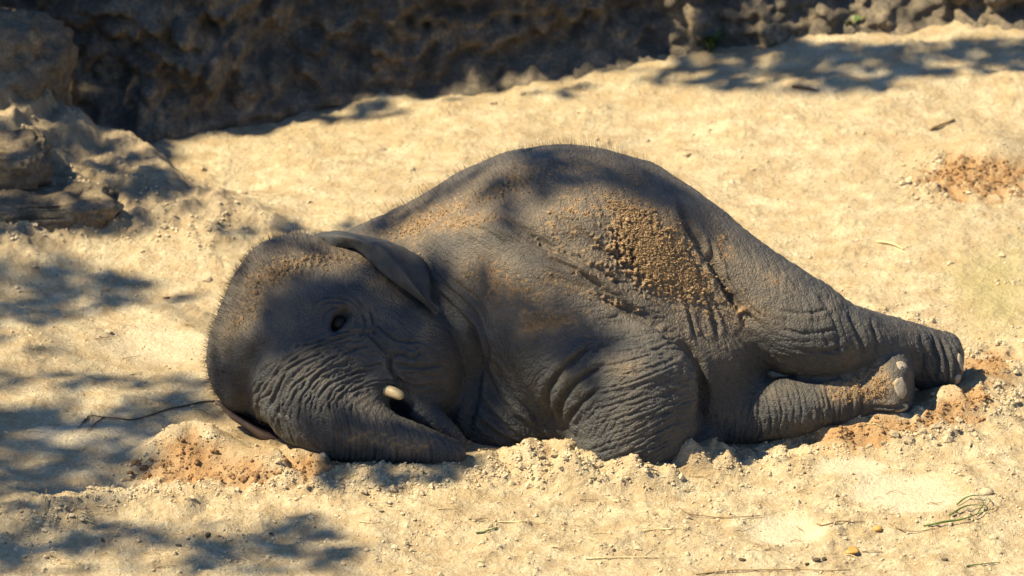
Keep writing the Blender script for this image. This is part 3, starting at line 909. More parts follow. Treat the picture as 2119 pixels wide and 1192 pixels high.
thin = ab * poly_w(PX, PY, [(1380, 385), (1500, 445), (1800, 640), (1980, 700), (1900, 720), (1560, 560), (1400, 450)], 30) * sstep(-0.2, 0.4, N[:, 1])
bel = ab * poly_w(PX, PY, [(1440, 820), (1560, 640), (1600, 730), (1560, 820), (1480, 880)], 30)
lips = ab * poly_w(PX, PY, [(900, 860), (965, 925), (950, 930), (890, 880)], 10)
HV, HF = [], []; off = 0
for pr, c, lo, hi, wd, ln, sd in ((crown, 5200, 0.004, 0.019, 0.00030, (-0.15, 0.0, 0.35), 1), (back, 2600, 0.006, 0.028, 0.00024, (-0.25, 0.0, 0.4), 2), (thin, 1400, 0.004, 0.010, 0.00022, (0.2, 0, 0.2), 3), (bel, 600, 0.008, 0.018, 0.0002, (0.1, 0, -0.3), 4), (lips, 60, 0.015, 0.03, 0.0003, (0.3, 0, 0.3), 5)):
    a, b = hairs(pr + 1e-12, c, lo, hi, wd, ln, sd)
    HV.append(a); HF.append(b + off); off += len(a)
o = link('hair', mesh_np('hair', np.vstack(HV) - LOC0, np.vstack(HF)), M_HAIR, ELE, kind='stuff')

# ---- loose crumbs of sand clinging to the hide
pc = (CAKED * sstep(0.5, 0.85, SAND + 0.35 * nz) + 0.02 * sstep(0.25, 0.5, SAND)) * sstep(-0.1, 0.3, up) + 1e-12
rng = np.random.default_rng(11)
ci = rng.choice(len(WB), 26000, p=pc / pc.sum())
cr_ = rng.lognormal(math.log(0.00085), 0.42, 26000)
cpos = WB[ci] + NWB[ci] * (cr_ * 0.35)[:, None] + rng.normal(0, 0.0012, (26000, 3))
link('caked_sand', grains_mesh('caked_sand', cpos - LOC0, cr_, rng), M_GRAIN, ELE, kind='stuff')

# ------------------------------------------------------------------ the ground: one sheet, fine where the camera looks
GX = np.concatenate([-1.35 - np.geomspace(0.01, 60, 40)[::-1], np.linspace(-1.35, 1.35, 800), 1.35 + np.geomspace(0.01, 60, 40)])
gy_ = [-1.1]
while gy_[-1] < 3.3: gy_.append(gy_[-1] + 0.0044 + 0.0030 * max(0, min(1, (gy_[-1] - 0.3) / 2)))
GY = np.concatenate([-1.1 - np.geomspace(0.01, 60, 40)[::-1], np.array(gy_), gy_[-1] + np.geomspace(0.02, 60, 30)])

def bump_at(X, Y, x, y, rx, ry, h, z=0.0, p=1.0):
    c = on_plane(x, y, z)
    q = ((X - c[0]) / rx) ** 2 + ((Y - c[1]) / ry) ** 2
    return h * np.exp(-q ** p)

def ridge(X, Y, pts, w, h):
    """a bank along a line given in pixels on the sand"""
    P = np.array([on_plane(*p)[:2] for p in crspline(pts, 12)])
    lo = P.min(0) - 3 * w; hi = P.max(0) + 3 * w
    m = np.where((X > lo[0]) & (X < hi[0]) & (Y > lo[1]) & (Y < hi[1]))[0]
    out = np.zeros(X.shape)
    d, t = seg_dist(X[m], Y[m], P)
    out[m] = h * np.exp(-(d / w) ** 2) * sstep(0, 0.08, t) * sstep(0, 0.08, 1 - t)
    return out

def ground_shape(X, Y):
    """large forms only"""
    Z = 0.014 * noise2(X * 1.4, Y * 1.4, 1) + 0.012 * noise2(X * 3.3, Y * 3.3, 2)
    Z *= sstep(6, 2, np.abs(X)) * 0.6 + 0.4
    Z = Z + 0.10 * sstep(0.7, 2.2, Y) * sstep(-0.3, 1.0, X) - 0.02 * sstep(0.9, 1.6, Y) * sstep(-0.2, -0.7, X)
    # the bank pushed up before the animal
    Z += ridge(X, Y, [(1040, 966), (1100, 958), (1150, 955), (1200, 966), (1260, 975)], 0.055, 0.024)
    wv = 1 + 0.7 * noise2(X * 16, Y * 16, 8)
    Z += wv * ridge(X, Y, [(1080, 972), (1120, 966), (1150, 962), (1190, 972)], 0.045, 0.024)
    Z += wv * ridge(X, Y, [(1150, 985), (1200, 998), (1300, 998), (1390, 985), (1450, 960), (1540, 955)], 0.06, 0.040)
    Z += wv * ridge(X, Y, [(1370, 975), (1430, 955), (1480, 958)], 0.04, 0.014)
    Z += ridge(X, Y, [(640, 985), (720, 990), (830, 985), (930, 970), (1040, 962)], 0.06, 0.020)
    Z += ridge(X, Y, [(600, 962), (640, 955), (690, 958)], 0.04, 0.030)
    Z += ridge(X, Y, [(320, 960), (380, 930), (430, 935), (520, 965), (600, 962)], 0.06, 0.036)
    Z += bump_at(X, Y, 400, 935, 0.07, 0.09, 0.035)
    Z += ridge(X, Y, [(1700, 915), (1760, 900), (1850, 892), (1920, 870), (2000, 850)], 0.05, 0.034)
    Z += ridge(X, Y, [(1790, 905), (1900, 905), (2000, 880), (2080, 860)], 0.06, 0.022)
    Z += ridge(X, Y, [(1910, 850), (1990, 830), (2060, 800), (2119, 780)], 0.06, 0.026)
    Z += ridge(X, Y, [(0, 1105), (80, 1070), (180, 1050), (300, 1045), (420, 1060)], 0.06, 0.022)
    Z += bump_at(X, Y, 2000, 790, 0.10, 0.14, 0.03)
    Z -= bump_at(X, Y, 2040, 760, 0.09, 0.12, 0.022)
    Z += bump_at(X, Y, 2040, 375, 0.11, 0.10, 0.045)
    Z -= bump_at(X, Y, 1560, 918, 0.12, 0.07, 0.026)
    Z -= bump_at(X, Y, 540, 930, 0.10, 0.08, 0.010)
    Z -= bump_at(X, Y, 260, 985, 0.05, 0.08, 0.018)
    # a broad bank on the right rear and a scrape on the left
    Z += bump_at(X, Y, 2080, 560, 0.35, 0.5, 0.04) - bump_at(X, Y, 150, 600, 0.25, 0.2, 0.02)
    # old footprints
    for fx, fy, rx, ry, dp in ((1870, 1025, 0.125, 0.115, 0.013), (1625, 1098, 0.085, 0.090, 0.010), (1760, 968, 0.080, 0.06, 0.005), (330, 715, 0.12, 0.12, 0.006), (640, 1090, 0.12, 0.1, 0.006), (1200, 1090, 0.1, 0.1, 0.006), (900, 1120, 0.1, 0.1, 0.006)):
        c = on_plane(fx, fy)
        q = np.sqrt(((X - c[0]) / rx) ** 2 + ((Y - c[1]) / ry) ** 2) + 0.16 * noise2(X * 9, Y * 9, 6)
        Z += dp * (-(1 - sstep(0.45, 1.15, q)) + 0.35 * np.exp(-((q - 1.2) / 0.2) ** 2))
    # the earth slope on the left, stepped by hard layers
    m = slope_mask(X, Y)
    Z += m
    return Z

CREST = np.array([(-9, 1.9, 0.7), (-2.2, 1.75, 0.55), (-1.45, 1.55, 0.42), (-1.19, 1.50, 0.32), (-1.05, 1.49, 0.175), (-0.93, 1.42, 0.115), (-0.84, 1.34, 0.095), (-0.69, 1.17, 0.062), (-0.55, 1.08, 0.03), (-0.40, 1.02, 0.0)])
FOOT = np.array([(-9, 0.4), (-1.5, 0.62), (-1.2, 0.66), (-0.9, 0.72), (-0.7, 0.82), (-0.5, 0.98), (-0.4, 1.0)])
def slope_mask(X, Y):
    out = np.zeros(X.shape)
    m = np.where((X < -0.38) & (Y > 0.2) & (Y < 2.6))[0]
    x, y = X[m], Y[m]
    w1 = 0.05 * noise2(x * 4, y * 4, 12)
    hc = np.interp(x, CREST[:, 0], CREST[:, 2]); yc = np.interp(x, CREST[:, 0], CREST[:, 1]) + w1; yf = np.interp(x, FOOT[:, 0], FOOT[:, 1]) + w1
    t = (y - yf) / np.maximum(yc - yf, 0.05)
    fr = np.clip(t, 0, 1)
    h = hc * (0.35 * fr + 0.65 * fr ** 1.6)
    st = 0.05
    k = h / st + 0.55 * noise2(x * 3.2, y * 3.2, 14)
    f = k - np.floor(k)
    terr = (np.floor(k) + sstep(0.30, 0.80, f) - 0.55 * noise2(x * 3.2, y * 3.2, 14)) * st
    h = h * 0.28 + 0.72 * np.maximum(terr, 0) * sstep(0, 0.3, fr)
    h = h * (1 - sstep(0.0, 0.30, y - yc))
    out[m] = np.maximum(h, 0)
    return out

XX, YY = np.meshgrid(GX, GY, indexing='ij')
xr, yr = XX.ravel(), YY.ravel()
ZZ = ground_shape(xr, yr)
near = (np.abs(xr) < 1.5) & (yr > -1.25) & (yr < 3.4)
xn, yn = xr[near], yr[near]
gpx, gpy, _ = world_to_px(np.stack([xn, yn, ZZ[near]], 1))
# where the sand is churned into clods
CLOD = [([(230, 1000), (330, 900), (430, 890), (480, 960), (640, 930), (700, 960), (960, 950), (1140, 910), (1240, 945), (1400, 920), (1560, 930), (1690, 880), (1900, 850), (2080, 780), (2119, 800), (2119, 870), (1960, 920), (1800, 930), (1650, 960), (1300, 1010), (1000, 1010), (780, 1040), (500, 1030), (300, 1040), (120, 1100), (0, 1130), (0, 1060)], 1.0, 30),
        ([(1820, 640), (1900, 650), (2000, 700), (2119, 700), (2119, 780), (2010, 780), (1960, 700), (1850, 660)], .8, 20), ([(1850, 365), (1960, 320), (2119, 345), (2119, 415), (1900, 420)], 1.3, 25),
        ([(0, 350), (200, 300), (420, 420), (600, 470), (420, 520), (200, 500), (0, 520)], .75, 40), ([(1300, 920), (2119, 880), (2119, 1192), (1300, 1192)], .35, 80), ([(0, 1060), (700, 1040), (1300, 1020), (1300, 1192), (0, 1192)], .35, 60)]
cl = np.zeros(len(xn))
for poly, st, soft in CLOD:
    cl = np.maximum(cl, st * poly_w(gpx, gpy, poly, soft))
smoothp = np.zeros(len(xn))
for fx, fy, rx, ry in ((1870, 1025, 120, 42), (1625, 1098, 80, 34), (1760, 968, 70, 22), (330, 715, 110, 40), (200, 900, 150, 30)):
    q = ((gpx - fx) / rx) ** 2 + ((gpy - fy) / ry) ** 2 + 0.5 * noise2(xn * 11, yn * 11, 6)
    smoothp = np.maximum(smoothp, (1 - sstep(0.3, 1.5, q)) * (0.85 if fx > 1000 else 0.5))
cl *= 1 - smoothp
n_a = noise2(xn * 9, yn * 9, 21); n_b = noise2(xn * 24, yn * 24, 22); n_c = noise2(xn * 60, yn * 60, 23); n_d = noise2(xn * 120, yn * 120, 24)
f1, f2, idv = worley2(xn * 42 + 0.6 * n_b, yn * 42 + 0.6 * n_a, 40)
lump = np.clip(1 - f1 * 1.25, 0, 1) ** 0.6 * (0.3 + idv)
g1, g2, idv2 = worley2(xn * 95, yn * 95, 50)
lump2 = np.clip(1 - g1 * 1.25, 0, 1) ** 0.6 * (0.2 + idv2)
amt = 0.22 + 0.78 * cl
sel = sstep(0.0, 0.35, n_b + 0.5 * n_a + 0.35 * cl)
dz = 0.0060 * n_a * (1 - 0.6 * smoothp) + (0.0042 * n_b + 0.0022 * n_c) * (0.35 + 0.65 * amt) * (1 - 0.8 * smoothp) + 0.0007 * n_d
dz = dz + cl * sel * (0.0085 * lump + 0.0038 * lump2) + (1 - cl) * (1 - smoothp) * (0.0034 * lump2 * sstep(0.0, 0.4, n_b) + 0.006 * lump * sstep(0.25, 0.5, n_a))
slp = slope_mask(xn, yn)
rock = sstep(0.01, 0.06, slp)
rd = 1 - np.abs(noise2(xn * 7, yn * 7, 61)); rd2 = 1 - np.abs(noise2(xn * 17, yn * 17, 62))
dz = dz + rock * (0.012 * (rd ** 2 - .6) + 0.009 * (rd2 ** 2 - .6) + 0.006 * n_b + 0.003 * n_c)
ZZ[near] += dz
GW = np.stack([xr, yr, ZZ], 1)
ni, nj = len(GX), len(GY)
ii, jj = np.meshgrid(np.arange(ni - 1), np.arange(nj - 1), indexing='ij')
GF = np.stack([ii * nj + jj, (ii + 1) * nj + jj, (ii + 1) * nj + jj + 1, ii * nj + jj + 1], -1).reshape(-1, 4)
# damp, dug-up sand and pale trodden sand
DAMP = [([(300, 990), (340, 915), (400, 895), (450, 930), (560, 970), (640, 945), (690, 955), (640, 990), (500, 1005), (380, 1010)], 1.0, 22), ([(1690, 915), (1720, 880), (1800, 870), (1890, 880), (1920, 845), (1990, 800), (2080, 780), (2050, 830), (1930, 900), (1820, 925), (1740, 930)], 1.0, 16),
        ([(1995, 740), (2080, 735), (2090, 790), (2010, 800)], 1.0, 12), ([(1905, 380), (1960, 330), (2040, 320), (2119, 350), (2119, 400), (2000, 410)], 1.0, 22), ([(1380, 950), (1460, 925), (1540, 935), (1480, 965)], .5, 20), ([(1080, 930), (1150, 910), (1200, 940), (1120, 960)], .35, 16), ([(430, 880), (520, 890), (640, 930), (540, 950)], .35, 20)]
damp = np.zeros(len(xr)); pale = np.zeros(len(xr)); rk = np.zeros(len(xr)); olive = np.zeros(len(xr))
dm = np.zeros(len(xn))
for poly, st, soft in DAMP:
    dm = np.maximum(dm, st * poly_w(gpx, gpy, poly, soft * 1.5, 26 * n_b + 20 * n_a))
damp[near] = dm; pale[near] = smoothp; rk[near] = rock
olive[near] = poly_w(gpx, gpy, [(1960, 560), (2119, 500), (2119, 690), (2020, 670)], 60)
gm = mesh_np('ground', GW, GF)
attr(gm, 'damp', damp); attr(gm, 'pale', pale); attr(gm, 'rock', rk); attr(gm, 'olive', olive)

def mat_sand():
    k = NT('sand', 0.95, 0.08)
    big = k.noise(2.6, 5, 0.62); mid = k.noise(18, 5, 0.65); fine = k.noise(170, 4, 0.7)
    base = k.ramp(big, [(0.3, (0.46, 0.385, 0.26)), (0.52, (0.55, 0.475, 0.33)), (0.72, (0.62, 0.55, 0.40))])
    base = k.mix(k.ramp(mid, [(0.38, 0.85), (0.60, 0.0)]), base, (0.38, 0.285, 0.17))
    mp = k.n('ShaderNodeMapping'); mp.inputs['Scale'].default_value = (5, 13, 5); k.l(k.coord(), mp.inputs['Vector'])
    base = k.mix(k.ramp(k.noise(1.6, 6, 0.72, mp.outputs[0]), [(0.47, 0.0), (0.66, 0.6)]), base, (0.38, 0.285, 0.17))
    base = k.mix(k.ramp(fine, [(0.38, 0.55), (0.62, 0.0)]), base, (0.30, 0.215, 0.125))
    base = k.mix(k.math('MULTIPLY', k.attr('pale'), 0.6), base, (0.66, 0.58, 0.45))
    base = k.mix(k.math('MULTIPLY', k.attr('damp'), k.ramp(mid, [(0.3, 0.95), (0.8, 0.55)])), base, (0.35, 0.20, 0.092))
    base = k.mix(k.math('MULTIPLY', k.attr('olive'), 0.55), base, (0.30, 0.27, 0.12))
    rockc = k.ramp(k.noise(26, 5, 0.7), [(0.32, (0.13, 0.11, 0.085)), (0.5, (0.28, 0.22, 0.15)), (0.68, (0.42, 0.32, 0.21))])
    base = k.mix(k.math('MULTIPLY', k.attr('rock'), 0.75), base, rockc)
    # scattered dark crumbs of litter
    v = k.voro(46, 'F1')
    base = k.mix(k.math('MULTIPLY', k.ramp(v, [(0.09, 1.0), (0.16, 0.0)]), k.ramp(mid, [(0.46, 0.0), (0.58, 0.9)])), base, (0.15, 0.10, 0.06))
    k.color(base)
    h = k.math('ADD', k.math('MULTIPLY', k.noise(330, 4, 0.7), 1.0), k.math('MULTIPLY', k.noise(90, 4, 0.65), 1.8))
    k.bump(h, 0.0055, 0.9)
    return k.m
M_SAND = mat_sand()
link('ground', gm, M_SAND, kind='structure')
def gz(x, y):
    """height of the finished sheet"""
    i = np.clip(np.searchsorted(GX, x) - 1, 0, ni - 2); j = np.clip(np.searchsorted(GY, y) - 1, 0, nj - 2)
    Z2 = ZZ.reshape(ni, nj)
    fx = (x - GX[i]) / (GX[i + 1] - GX[i]); fy = (y - GY[j]) / (GY[j + 1] - GY[j])
    return (Z2[i, j] * (1 - fx) * (1 - fy) + Z2[i + 1, j] * fx * (1 - fy) + Z2[i, j + 1] * (1 - fx) * fy + Z2[i + 1, j + 1] * fx * fy)
def gpt(x, y):
    """sand surface seen at a pixel"""
    z = 0.0
    for _ in range(8):
        p = on_plane(x, y, z); z = 0.5 * z + 0.5 * float(gz(p[0], p[1]))
    p = on_plane(x, y, z); p[2] = float(gz(p[0], p[1]))
    return p

# ------------------------------------------------------------------ the earth wall behind
wx = np.concatenate([np.linspace(-9, -1.7, 60), np.linspace(-1.68, 1.68, 430), np.linspace(1.7, 9, 60)])
wz = np.concatenate([np.linspace(-0.15, 0.75, 170), np.geomspace(0.76, 2.6, 40), [2.62, 2.63]])
base_pts = np.array([(-9, 2.4), (-2.0, 1.95)] + [tuple(gpt(x, y)[:2]) for x, y in ((60, 258), (330, 268), (600, 205), (900, 168), (1200, 142), (1350, 112), (1500, 84), (1700, 50), (1900, 46), (2100, 56))] + [(1.9, 2.7), (9, 3)])
base_pts = base_pts[np.argsort(base_pts[:, 0])]
WX, WZ = np.meshgrid(wx, wz, indexing='ij')
wxr, wzr = WX.ravel(), WZ.ravel()
yb = np.interp(wxr, base_pts[:, 0], base_pts[:, 1])
lean = np.interp(wxr, [-2, -0.2, 0.4, 1.0, 1.4], [0.02, 0.08, 0.22, 0.38, 0.42])
hmax = np.interp(wxr, [-3, -1.4, -0.9, -0.3, 0.3, 0.8, 1.3, 3], [1.1, 1.0, 0.85, 0.66, 0.6, 0.6, 0.65, 0.9])
P3 = np.stack([wxr, wzr, yb], 1)
b1 = noise3(P3 * 2.3, 71); b2 = noise3(P3 * 5.5, 72); b3 = noise3(P3 * 13, 73); b4 = noise3(P3 * 30, 74); b5 = noise3(P3 * 60, 75)
dep = 0.12 * b1 + 0.11 * (np.abs(b2) - 0.25) + 0.075 * (np.abs(b3) - 0.25) + 0.034 * b4 + 0.016 * b5 + 0.03 * noise3(P3 * np.array([5, 16, 5]), 77)
topf = sstep(hmax - 0.25, hmax + 0.05, wzr)
wy = yb + lean * np.maximum(wzr, 0) - dep * sstep(-0.1, 0.12, wzr) - 0.10 * np.exp(-np.maximum(wzr, 0) / 0.07) + topf * 2.2
wzo = np.minimum(wzr, hmax + 0.06 * b1) + 0.06 * sstep(-0.3, 1.0, wxr)
WF = []
n1_, n2__ = len(wx), len(wz)
ii, jj = np.meshgrid(np.arange(n1_ - 1), np.arange(n2__ - 1), indexing='ij')
WFq = np.stack([ii * n2__ + jj, (ii + 1) * n2__ + jj, (ii + 1) * n2__ + jj + 1, ii * n2__ + jj + 1], -1).reshape(-1, 4)
def mat_earth(name, dark, mid, lite, sc=9):
    k = NT(name, 0.95, 0.1)
    b = k.ramp(k.noise(sc, 6, 0.68), [(0.3, dark), (0.5, mid), (0.7, lite)])
    b = k.mix(k.ramp(k.noise(sc * 8, 4, 0.7), [(0.35, 0.5), (0.6, 0.0)]), b, dark)
    k.color(b)
    k.bump(k.math('ADD', k.noise(sc * 6, 5, 0.7), k.math('MULTIPLY', k.noise(sc * 25, 4, 0.7), 0.4)), 0.02, 0.8)
    return k.m
M_EARTH = mat_earth('packed_earth', (0.08, 0.070, 0.059), (0.18, 0.152, 0.118), (0.38, 0.295, 0.195), 13)
M_ROCK = mat_earth('weathered_rock', (0.11, 0.09, 0.068), (0.23, 0.18, 0.125), (0.38, 0.295, 0.195), 16)
link('earth_wall', mesh_np('earth_wall', np.stack([wxr, wy, wzo], 1), WFq), M_EARTH, label='rough lumpy earth wall in deep shade behind the elephant', cat='wall')
WALL_BVH = BVHTree.FromPolygons([tuple(v) for v in np.stack([wxr, wy, wzo], 1)], [tuple(int(i) for i in f) for f in WFq])

# ------------------------------------------------------------------ rocks on the slope
def rock_mesh(name, dims, seed, strata=0.0, pw=0.6, amp=0.12, sub=5, rot=0.0):
    bm = bmesh.new(); bmesh.ops.create_icosphere(bm, subdivisions=sub, radius=1.0)
    v = np.array([p.co[:] for p in bm.verts]); f = np.array([[q.index for q in p.verts] for p in bm.faces]); bm.free()
    v = np.sign(v) * np.abs(v) ** pw
    v = v * np.array(dims)
    s = float(np.mean(dims))
    r = v / np.linalg.norm(v, axis=1, keepdims=True)
    q = v / s
    d = amp * s * (noise3(q * 1.6, seed) + 0.5 * (1 - 2 * np.abs(noise3(q * 3.6, seed + 1))) + 0.28 * noise3(q * 8, seed + 2) + 0.12 * noise3(q * 18, seed + 3))
    if strata:
        k = v[:, 2] / strata + 0.8 * noise3(q * 1.5, seed + 5)
        d = d + 0.16 * strata * 2.2 * (np.abs((k - np.floor(k)) - 0.5) ** 0.6 - 0.6)
    v = v + r * d[:, None]
    c, s_ = math.cos(rot), math.sin(rot)
    v = np.stack([c * v[:, 0] - s_ * v[:, 1], s_ * v[:, 0] + c * v[:, 1], v[:, 2]], 1)
    return mesh_np(name, v, f)
ROCKS = []
def put_rock(name, x, y, dims, seed, label, cat, lift=0.3, **kw):
    p = gpt(x, y)
    o = link(name, rock_mesh(name, dims, seed, **kw), M_ROCK, label=label, cat=cat)
    o.location = (p[0], p[1] + dims[1] * 0.5, p[2] + dims[2] * lift)
    ROCKS.append(o)
    return o
o = put_rock('boulder', 30, 212, (0.150, 0.15, 0.15), 101, 'big dark craggy boulder at the top of the left slope', 'boulder', lift=0.55, pw=0.75, amp=0.24, strata=0.07)
o.location = (-1.19, 1.56, 0.19)
put_rock('rock_ledge', -10, 340, (0.12, 0.10, 0.046), 111, 'smaller layered rock ledge jutting from the slope below the boulder', 'rock', lift=-0.2, strata=0.026, amp=0.26, pw=0.5)
put_rock('rock_ledge', 80, 455, (0.165, 0.09, 0.047), 121, 'longer layered rock ledge with dark blunt end low on the slope', 'rock', lift=-0.12, strata=0.02, rot=0.12, amp=0.24, pw=0.45)

# ------------------------------------------------------------------ loose clods
M_CLOD = mat_simple('dry_clod', [(0.38, 0.29, 0.18), (0.48, 0.385, 0.26), (0.56, 0.47, 0.33)], 22, 0.95, 0.004, 260, 0.08)
M_CLODW = mat_simple('damp_clod', [(0.16, 0.09, 0.045), (0.27, 0.155, 0.075), (0.36, 0.23, 0.12)], 30, 0.95, 0.004, 260, 0.08)
rng = np.random.default_rng(31)
P2 = np.stack([xn, yn], 1)
inview = (gpx > -60) & (gpx < 2180) & (gpy > 230) & (gpy < 1240)
occupied = np.zeros(len(xn), bool)
cw = (cl ** 1.5 * (0.25 + sel) + 0.03) * inview * (1 - 0.7 * smoothp) * (1 - 0.5 * rock)
n_cr = 12500
pi = rng.choice(len(xn), n_cr, p=cw / cw.sum())
rr = rng.lognormal(math.log(0.0019), 0.5, n_cr); rr = np.clip(rr, 0.0012, 0.010)
pos = np.stack([xn[pi] + rng.uniform(-.002, .002, n_cr), yn[pi] + rng.uniform(-.002, .002, n_cr), ZZ[near][pi] + rr * 0.25], 1)
wet = dm[pi] > 0.4
link('sand_crumbs', grains_mesh('sand_crumbs', pos[~wet], rr[~wet], rng), M_CLOD, label='dry crumbs of sand scattered over the ground', cat='sand', kind='stuff')
link('damp_sand_crumbs', grains_mesh('damp_sand_crumbs', pos[wet], rr[wet], rng), M_CLODW, label='damp brown crumbs of freshly dug sand', cat='sand', kind='stuff')
cl_meshes = []
for i in range(6):
    v = ICO2_V * np.array([1, 0.85, 0.6]); v = v * (1 + 0.45 * noise3(ICO2_V * 1.5, 60 + i) + 0.35 * noise3(ICO2_V * 3.3, 70 + i))[:, None]
    m = mesh_np('soil_clod', v, ICO2_F, smooth=False); m.materials.append(M_CLOD); cl_meshes.append(m)
m_w = cl_meshes[0].copy(); m_w.materials.clear(); m_w.materials.append(M_CLODW)
def clod(x, y, r, label, group, wet=False):
    p = gpt(x, y)
    o = link('soil_clod', m_w if wet else cl_meshes[random.randrange(6)], None, label=label, cat='clod', group=group)
    o.location = (p[0], p[1], p[2] + r * 0.12); o.scale = (r, r * random.uniform(.8, 1.1), r * random.uniform(.8, 1.1)); o.rotation_euler = (random.uniform(-.4, .4), random.uniform(-.4, .4), random.uniform(0, 6.28))
    return o
for x, y, r in ((1120, 945, 8), (1150, 942, 11), (1098, 955, 8), (1172, 950, 9), (1205, 955, 9), (1135, 960, 9), (1240, 962, 10), (1080, 968, 9), (1160, 968, 8), (1225, 985, 9)):
    clod(x, y, r / 1000, 'crumbly pale clod on the heap of sand between trunk and foreleg', 'clods on the heap between trunk and foreleg')
for x, y, r in ((700, 990, 9), (722, 1002, 12), (745, 996, 8), (770, 1008, 13), (792, 1000, 10), (752, 1018, 9), (690, 1012, 8), (665, 1000, 8), (830, 995, 7), (860, 985, 7)):
    clod(x, y, r / 1000, 'rough shaded clod on the sand bank before the trunk', 'clods before the trunk')
for x, y, r in ((1850, 900, 12), (1880, 915, 15), (1910, 895, 10), (1935, 885, 14), (1960, 900, 11), (1985, 872, 13), (1830, 918, 9), (1900, 930, 9), (1800, 925, 8), (2010, 890, 9), (1940, 920, 8)):
    clod(x, y, r / 1000, 'pale broken clod on the bank below the hind feet', 'clods below the hind feet')
for x, y, r in ((282, 958, 10), (300, 970, 12), (270, 980, 8), (480, 985, 9), (505, 992, 10), (530, 985, 8)):
    clod(x, y, r / 1000, 'dark clod beside the heap of brown sand on the left', 'clods by the brown sand heap', True)
for x, y, r in ((1990, 345, 8), (2030, 350, 11), (2060, 372, 9), (2005, 375, 8), (2085, 360, 9), (1965, 372, 7), (2040, 385, 8), (2100, 385, 9), (1945, 355, 6), (2015, 335, 8)):
    clod(x, y, r / 1000, 'brown clod of the dug-up earth heap on the right', 'clods of the brown earth heap', True)
for x, y, r in ((790, 310, 11), (850, 352, 12), (1420, 320, 10), (1020, 215, 10), (420, 350, 9), (1080, 195, 10), (340, 470, 10), (395, 470, 14), (430, 580, 11), (650, 700, 9)):
    if pick(x, y) is None:
        clod(x, y, r / 1000, 'single clod lying on the open sand behind the elephant', 'clods on the open sand')

# ------------------------------------------------------------------ twigs, straw, leaves, grass
M_TWIG = mat_simple('twig_bark', [(0.06, 0.04, 0.025), (0.12, 0.08, 0.05)], 40, 0.85, 0.001, 200)
M_STRAW = mat_simple('straw', [(0.42, 0.33, 0.17), (0.60, 0.50, 0.30)], 30, 0.6)
M_STRAWD = mat_simple('brown_stalk', [(0.16, 0.10, 0.05), (0.28, 0.19, 0.09)], 30, 0.7)
M_GRASS = mat_simple('grass_blade', [(0.05, 0.09, 0.02), (0.10, 0.15, 0.035)], 30, 0.5)
M_LEAF = mat_simple('dry_leaf', [(0.38, 0.19, 0.05), (0.48, 0.27, 0.08)], 40, 0.6, 0.001, 200)
M_LITTER = mat_simple('dark_litter', [(0.04, 0.03, 0.022), (0.10, 0.075, 0.055)], 60, 0.9, 0.003, 200)
def on_sand(pts, lift):
    return np.array([gpt(p[0], p[1]) + np.array([0, 0, lift]) for p in pts])
tw = on_sand(crspline([(168, 878), (188, 863), (215, 866), (245, 868), (275, 871), (310, 862), (345, 850), (380, 843), (420, 834), (445, 832)], 40), 0.003)
TVm, TFm = tube(tw, np.linspace(0.0010, 0.0020, 40), 6)
t = link('twig', mesh_py('twig', TVm, TFm), M_TWIG, label='long thin bent twig on the sand left of the head', cat='twig')
for pp in ([(184, 865), (172, 878), (160, 889)], [(215, 866), (196, 880), (180, 895)]):
    a, b = tube(on_sand(crspline(pp, 8), 0.003), np.linspace(0.0016, 0.0007, 8), 5)
    link('side_shoot', mesh_py('side_shoot', a, b), M_TWIG, t)
def stalk(name, pts, r, mat, label, cat, group=None, lift=0.002, taper=0.5):
    P = on_sand(crspline(pts, 10), lift)
    P[:, 2] = np.maximum(P[:, 2], P[:, 2].mean() - 0.002) + 0.0006 * np.sin(np.linspace(0, 3.1, 10)) * 3
    a, b = tube(P, np.linspace(r, r * taper, 10), 5)
    return link(name, mesh_py(name, a, b), mat, label=label, cat=cat, group=group)
stalk('straw', [(1030, 1082), (1080, 1083), (1130, 1085)], 0.0016, M_STRAW, 'long pale straw lying flat on the sand below the foreleg', 'straw')
stalk('straw', [(168, 1075), (180, 1080), (195, 1086)], 0.0030, M_STRAW, 'thick short pale straw at the lower left', 'straw')
stalk('straw', [(1330, 1100), (1380, 1098), (1425, 1096)], 0.0016, M_STRAW, 'long pale straw lying left of the small footprint', 'straw')
stalk('straw', [(1210, 1158), (1300, 1156), (1400, 1157)], 0.0014, M_STRAW, 'long straw near the bottom edge of the picture', 'straw')
stalk('dry_stalk', [(1405, 1055), (1440, 1070), (1500, 1074), (1575, 1070)], 0.0015, M_STRAWD, 'thin brown curved stalk above the small footprint', 'stalk')
stalk('dry_stalk', [(1440, 1190), (1520, 1184), (1640, 1182), (1760, 1184)], 0.0018, M_STRAWD, 'long brown stalk along the bottom edge of the picture', 'stalk')
stalk('dry_stalk', [(1690, 1092), (1740, 1082), (1790, 1082)], 0.0016, M_STRAWD, 'brown stalk leading from the small footprint to an orange pebble', 'stalk')
stalk('dry_stalk', [(1840, 1085), (1880, 1105), (1935, 1095)], 0.0016, M_STRAWD, 'bent brown stalk right of an orange pebble', 'stalk')
stalk('dry_stalk', [(93, 1070), (95, 1040), (97, 1022)], 0.0014, M_STRAWD, 'upright dry stalk in the shade at the lower left', 'stalk', lift=0.006)
stalk('stick', [(1925, 272), (1950, 262), (1975, 250)], 0.0045, M_STRAWD, 'short thick stick on the far sand at the upper right', 'stick', lift=0.004)
stalk('stick', [(1815, 502), (1845, 508), (1870, 518)], 0.004, M_STRAW, 'bleached stick on the sand above the hind foot', 'stick', lift=0.003)
stalk('stick', [(1640, 182), (1665, 186), (1690, 190)], 0.004, M_TWIG, 'dark stick in the shadow at the far edge of the sand', 'stick', lift=0.004)
g = empty('grass_sprig', gpt(1975, 1070), 'green grass sprig lying at the right edge of the big footprint', 'grass')
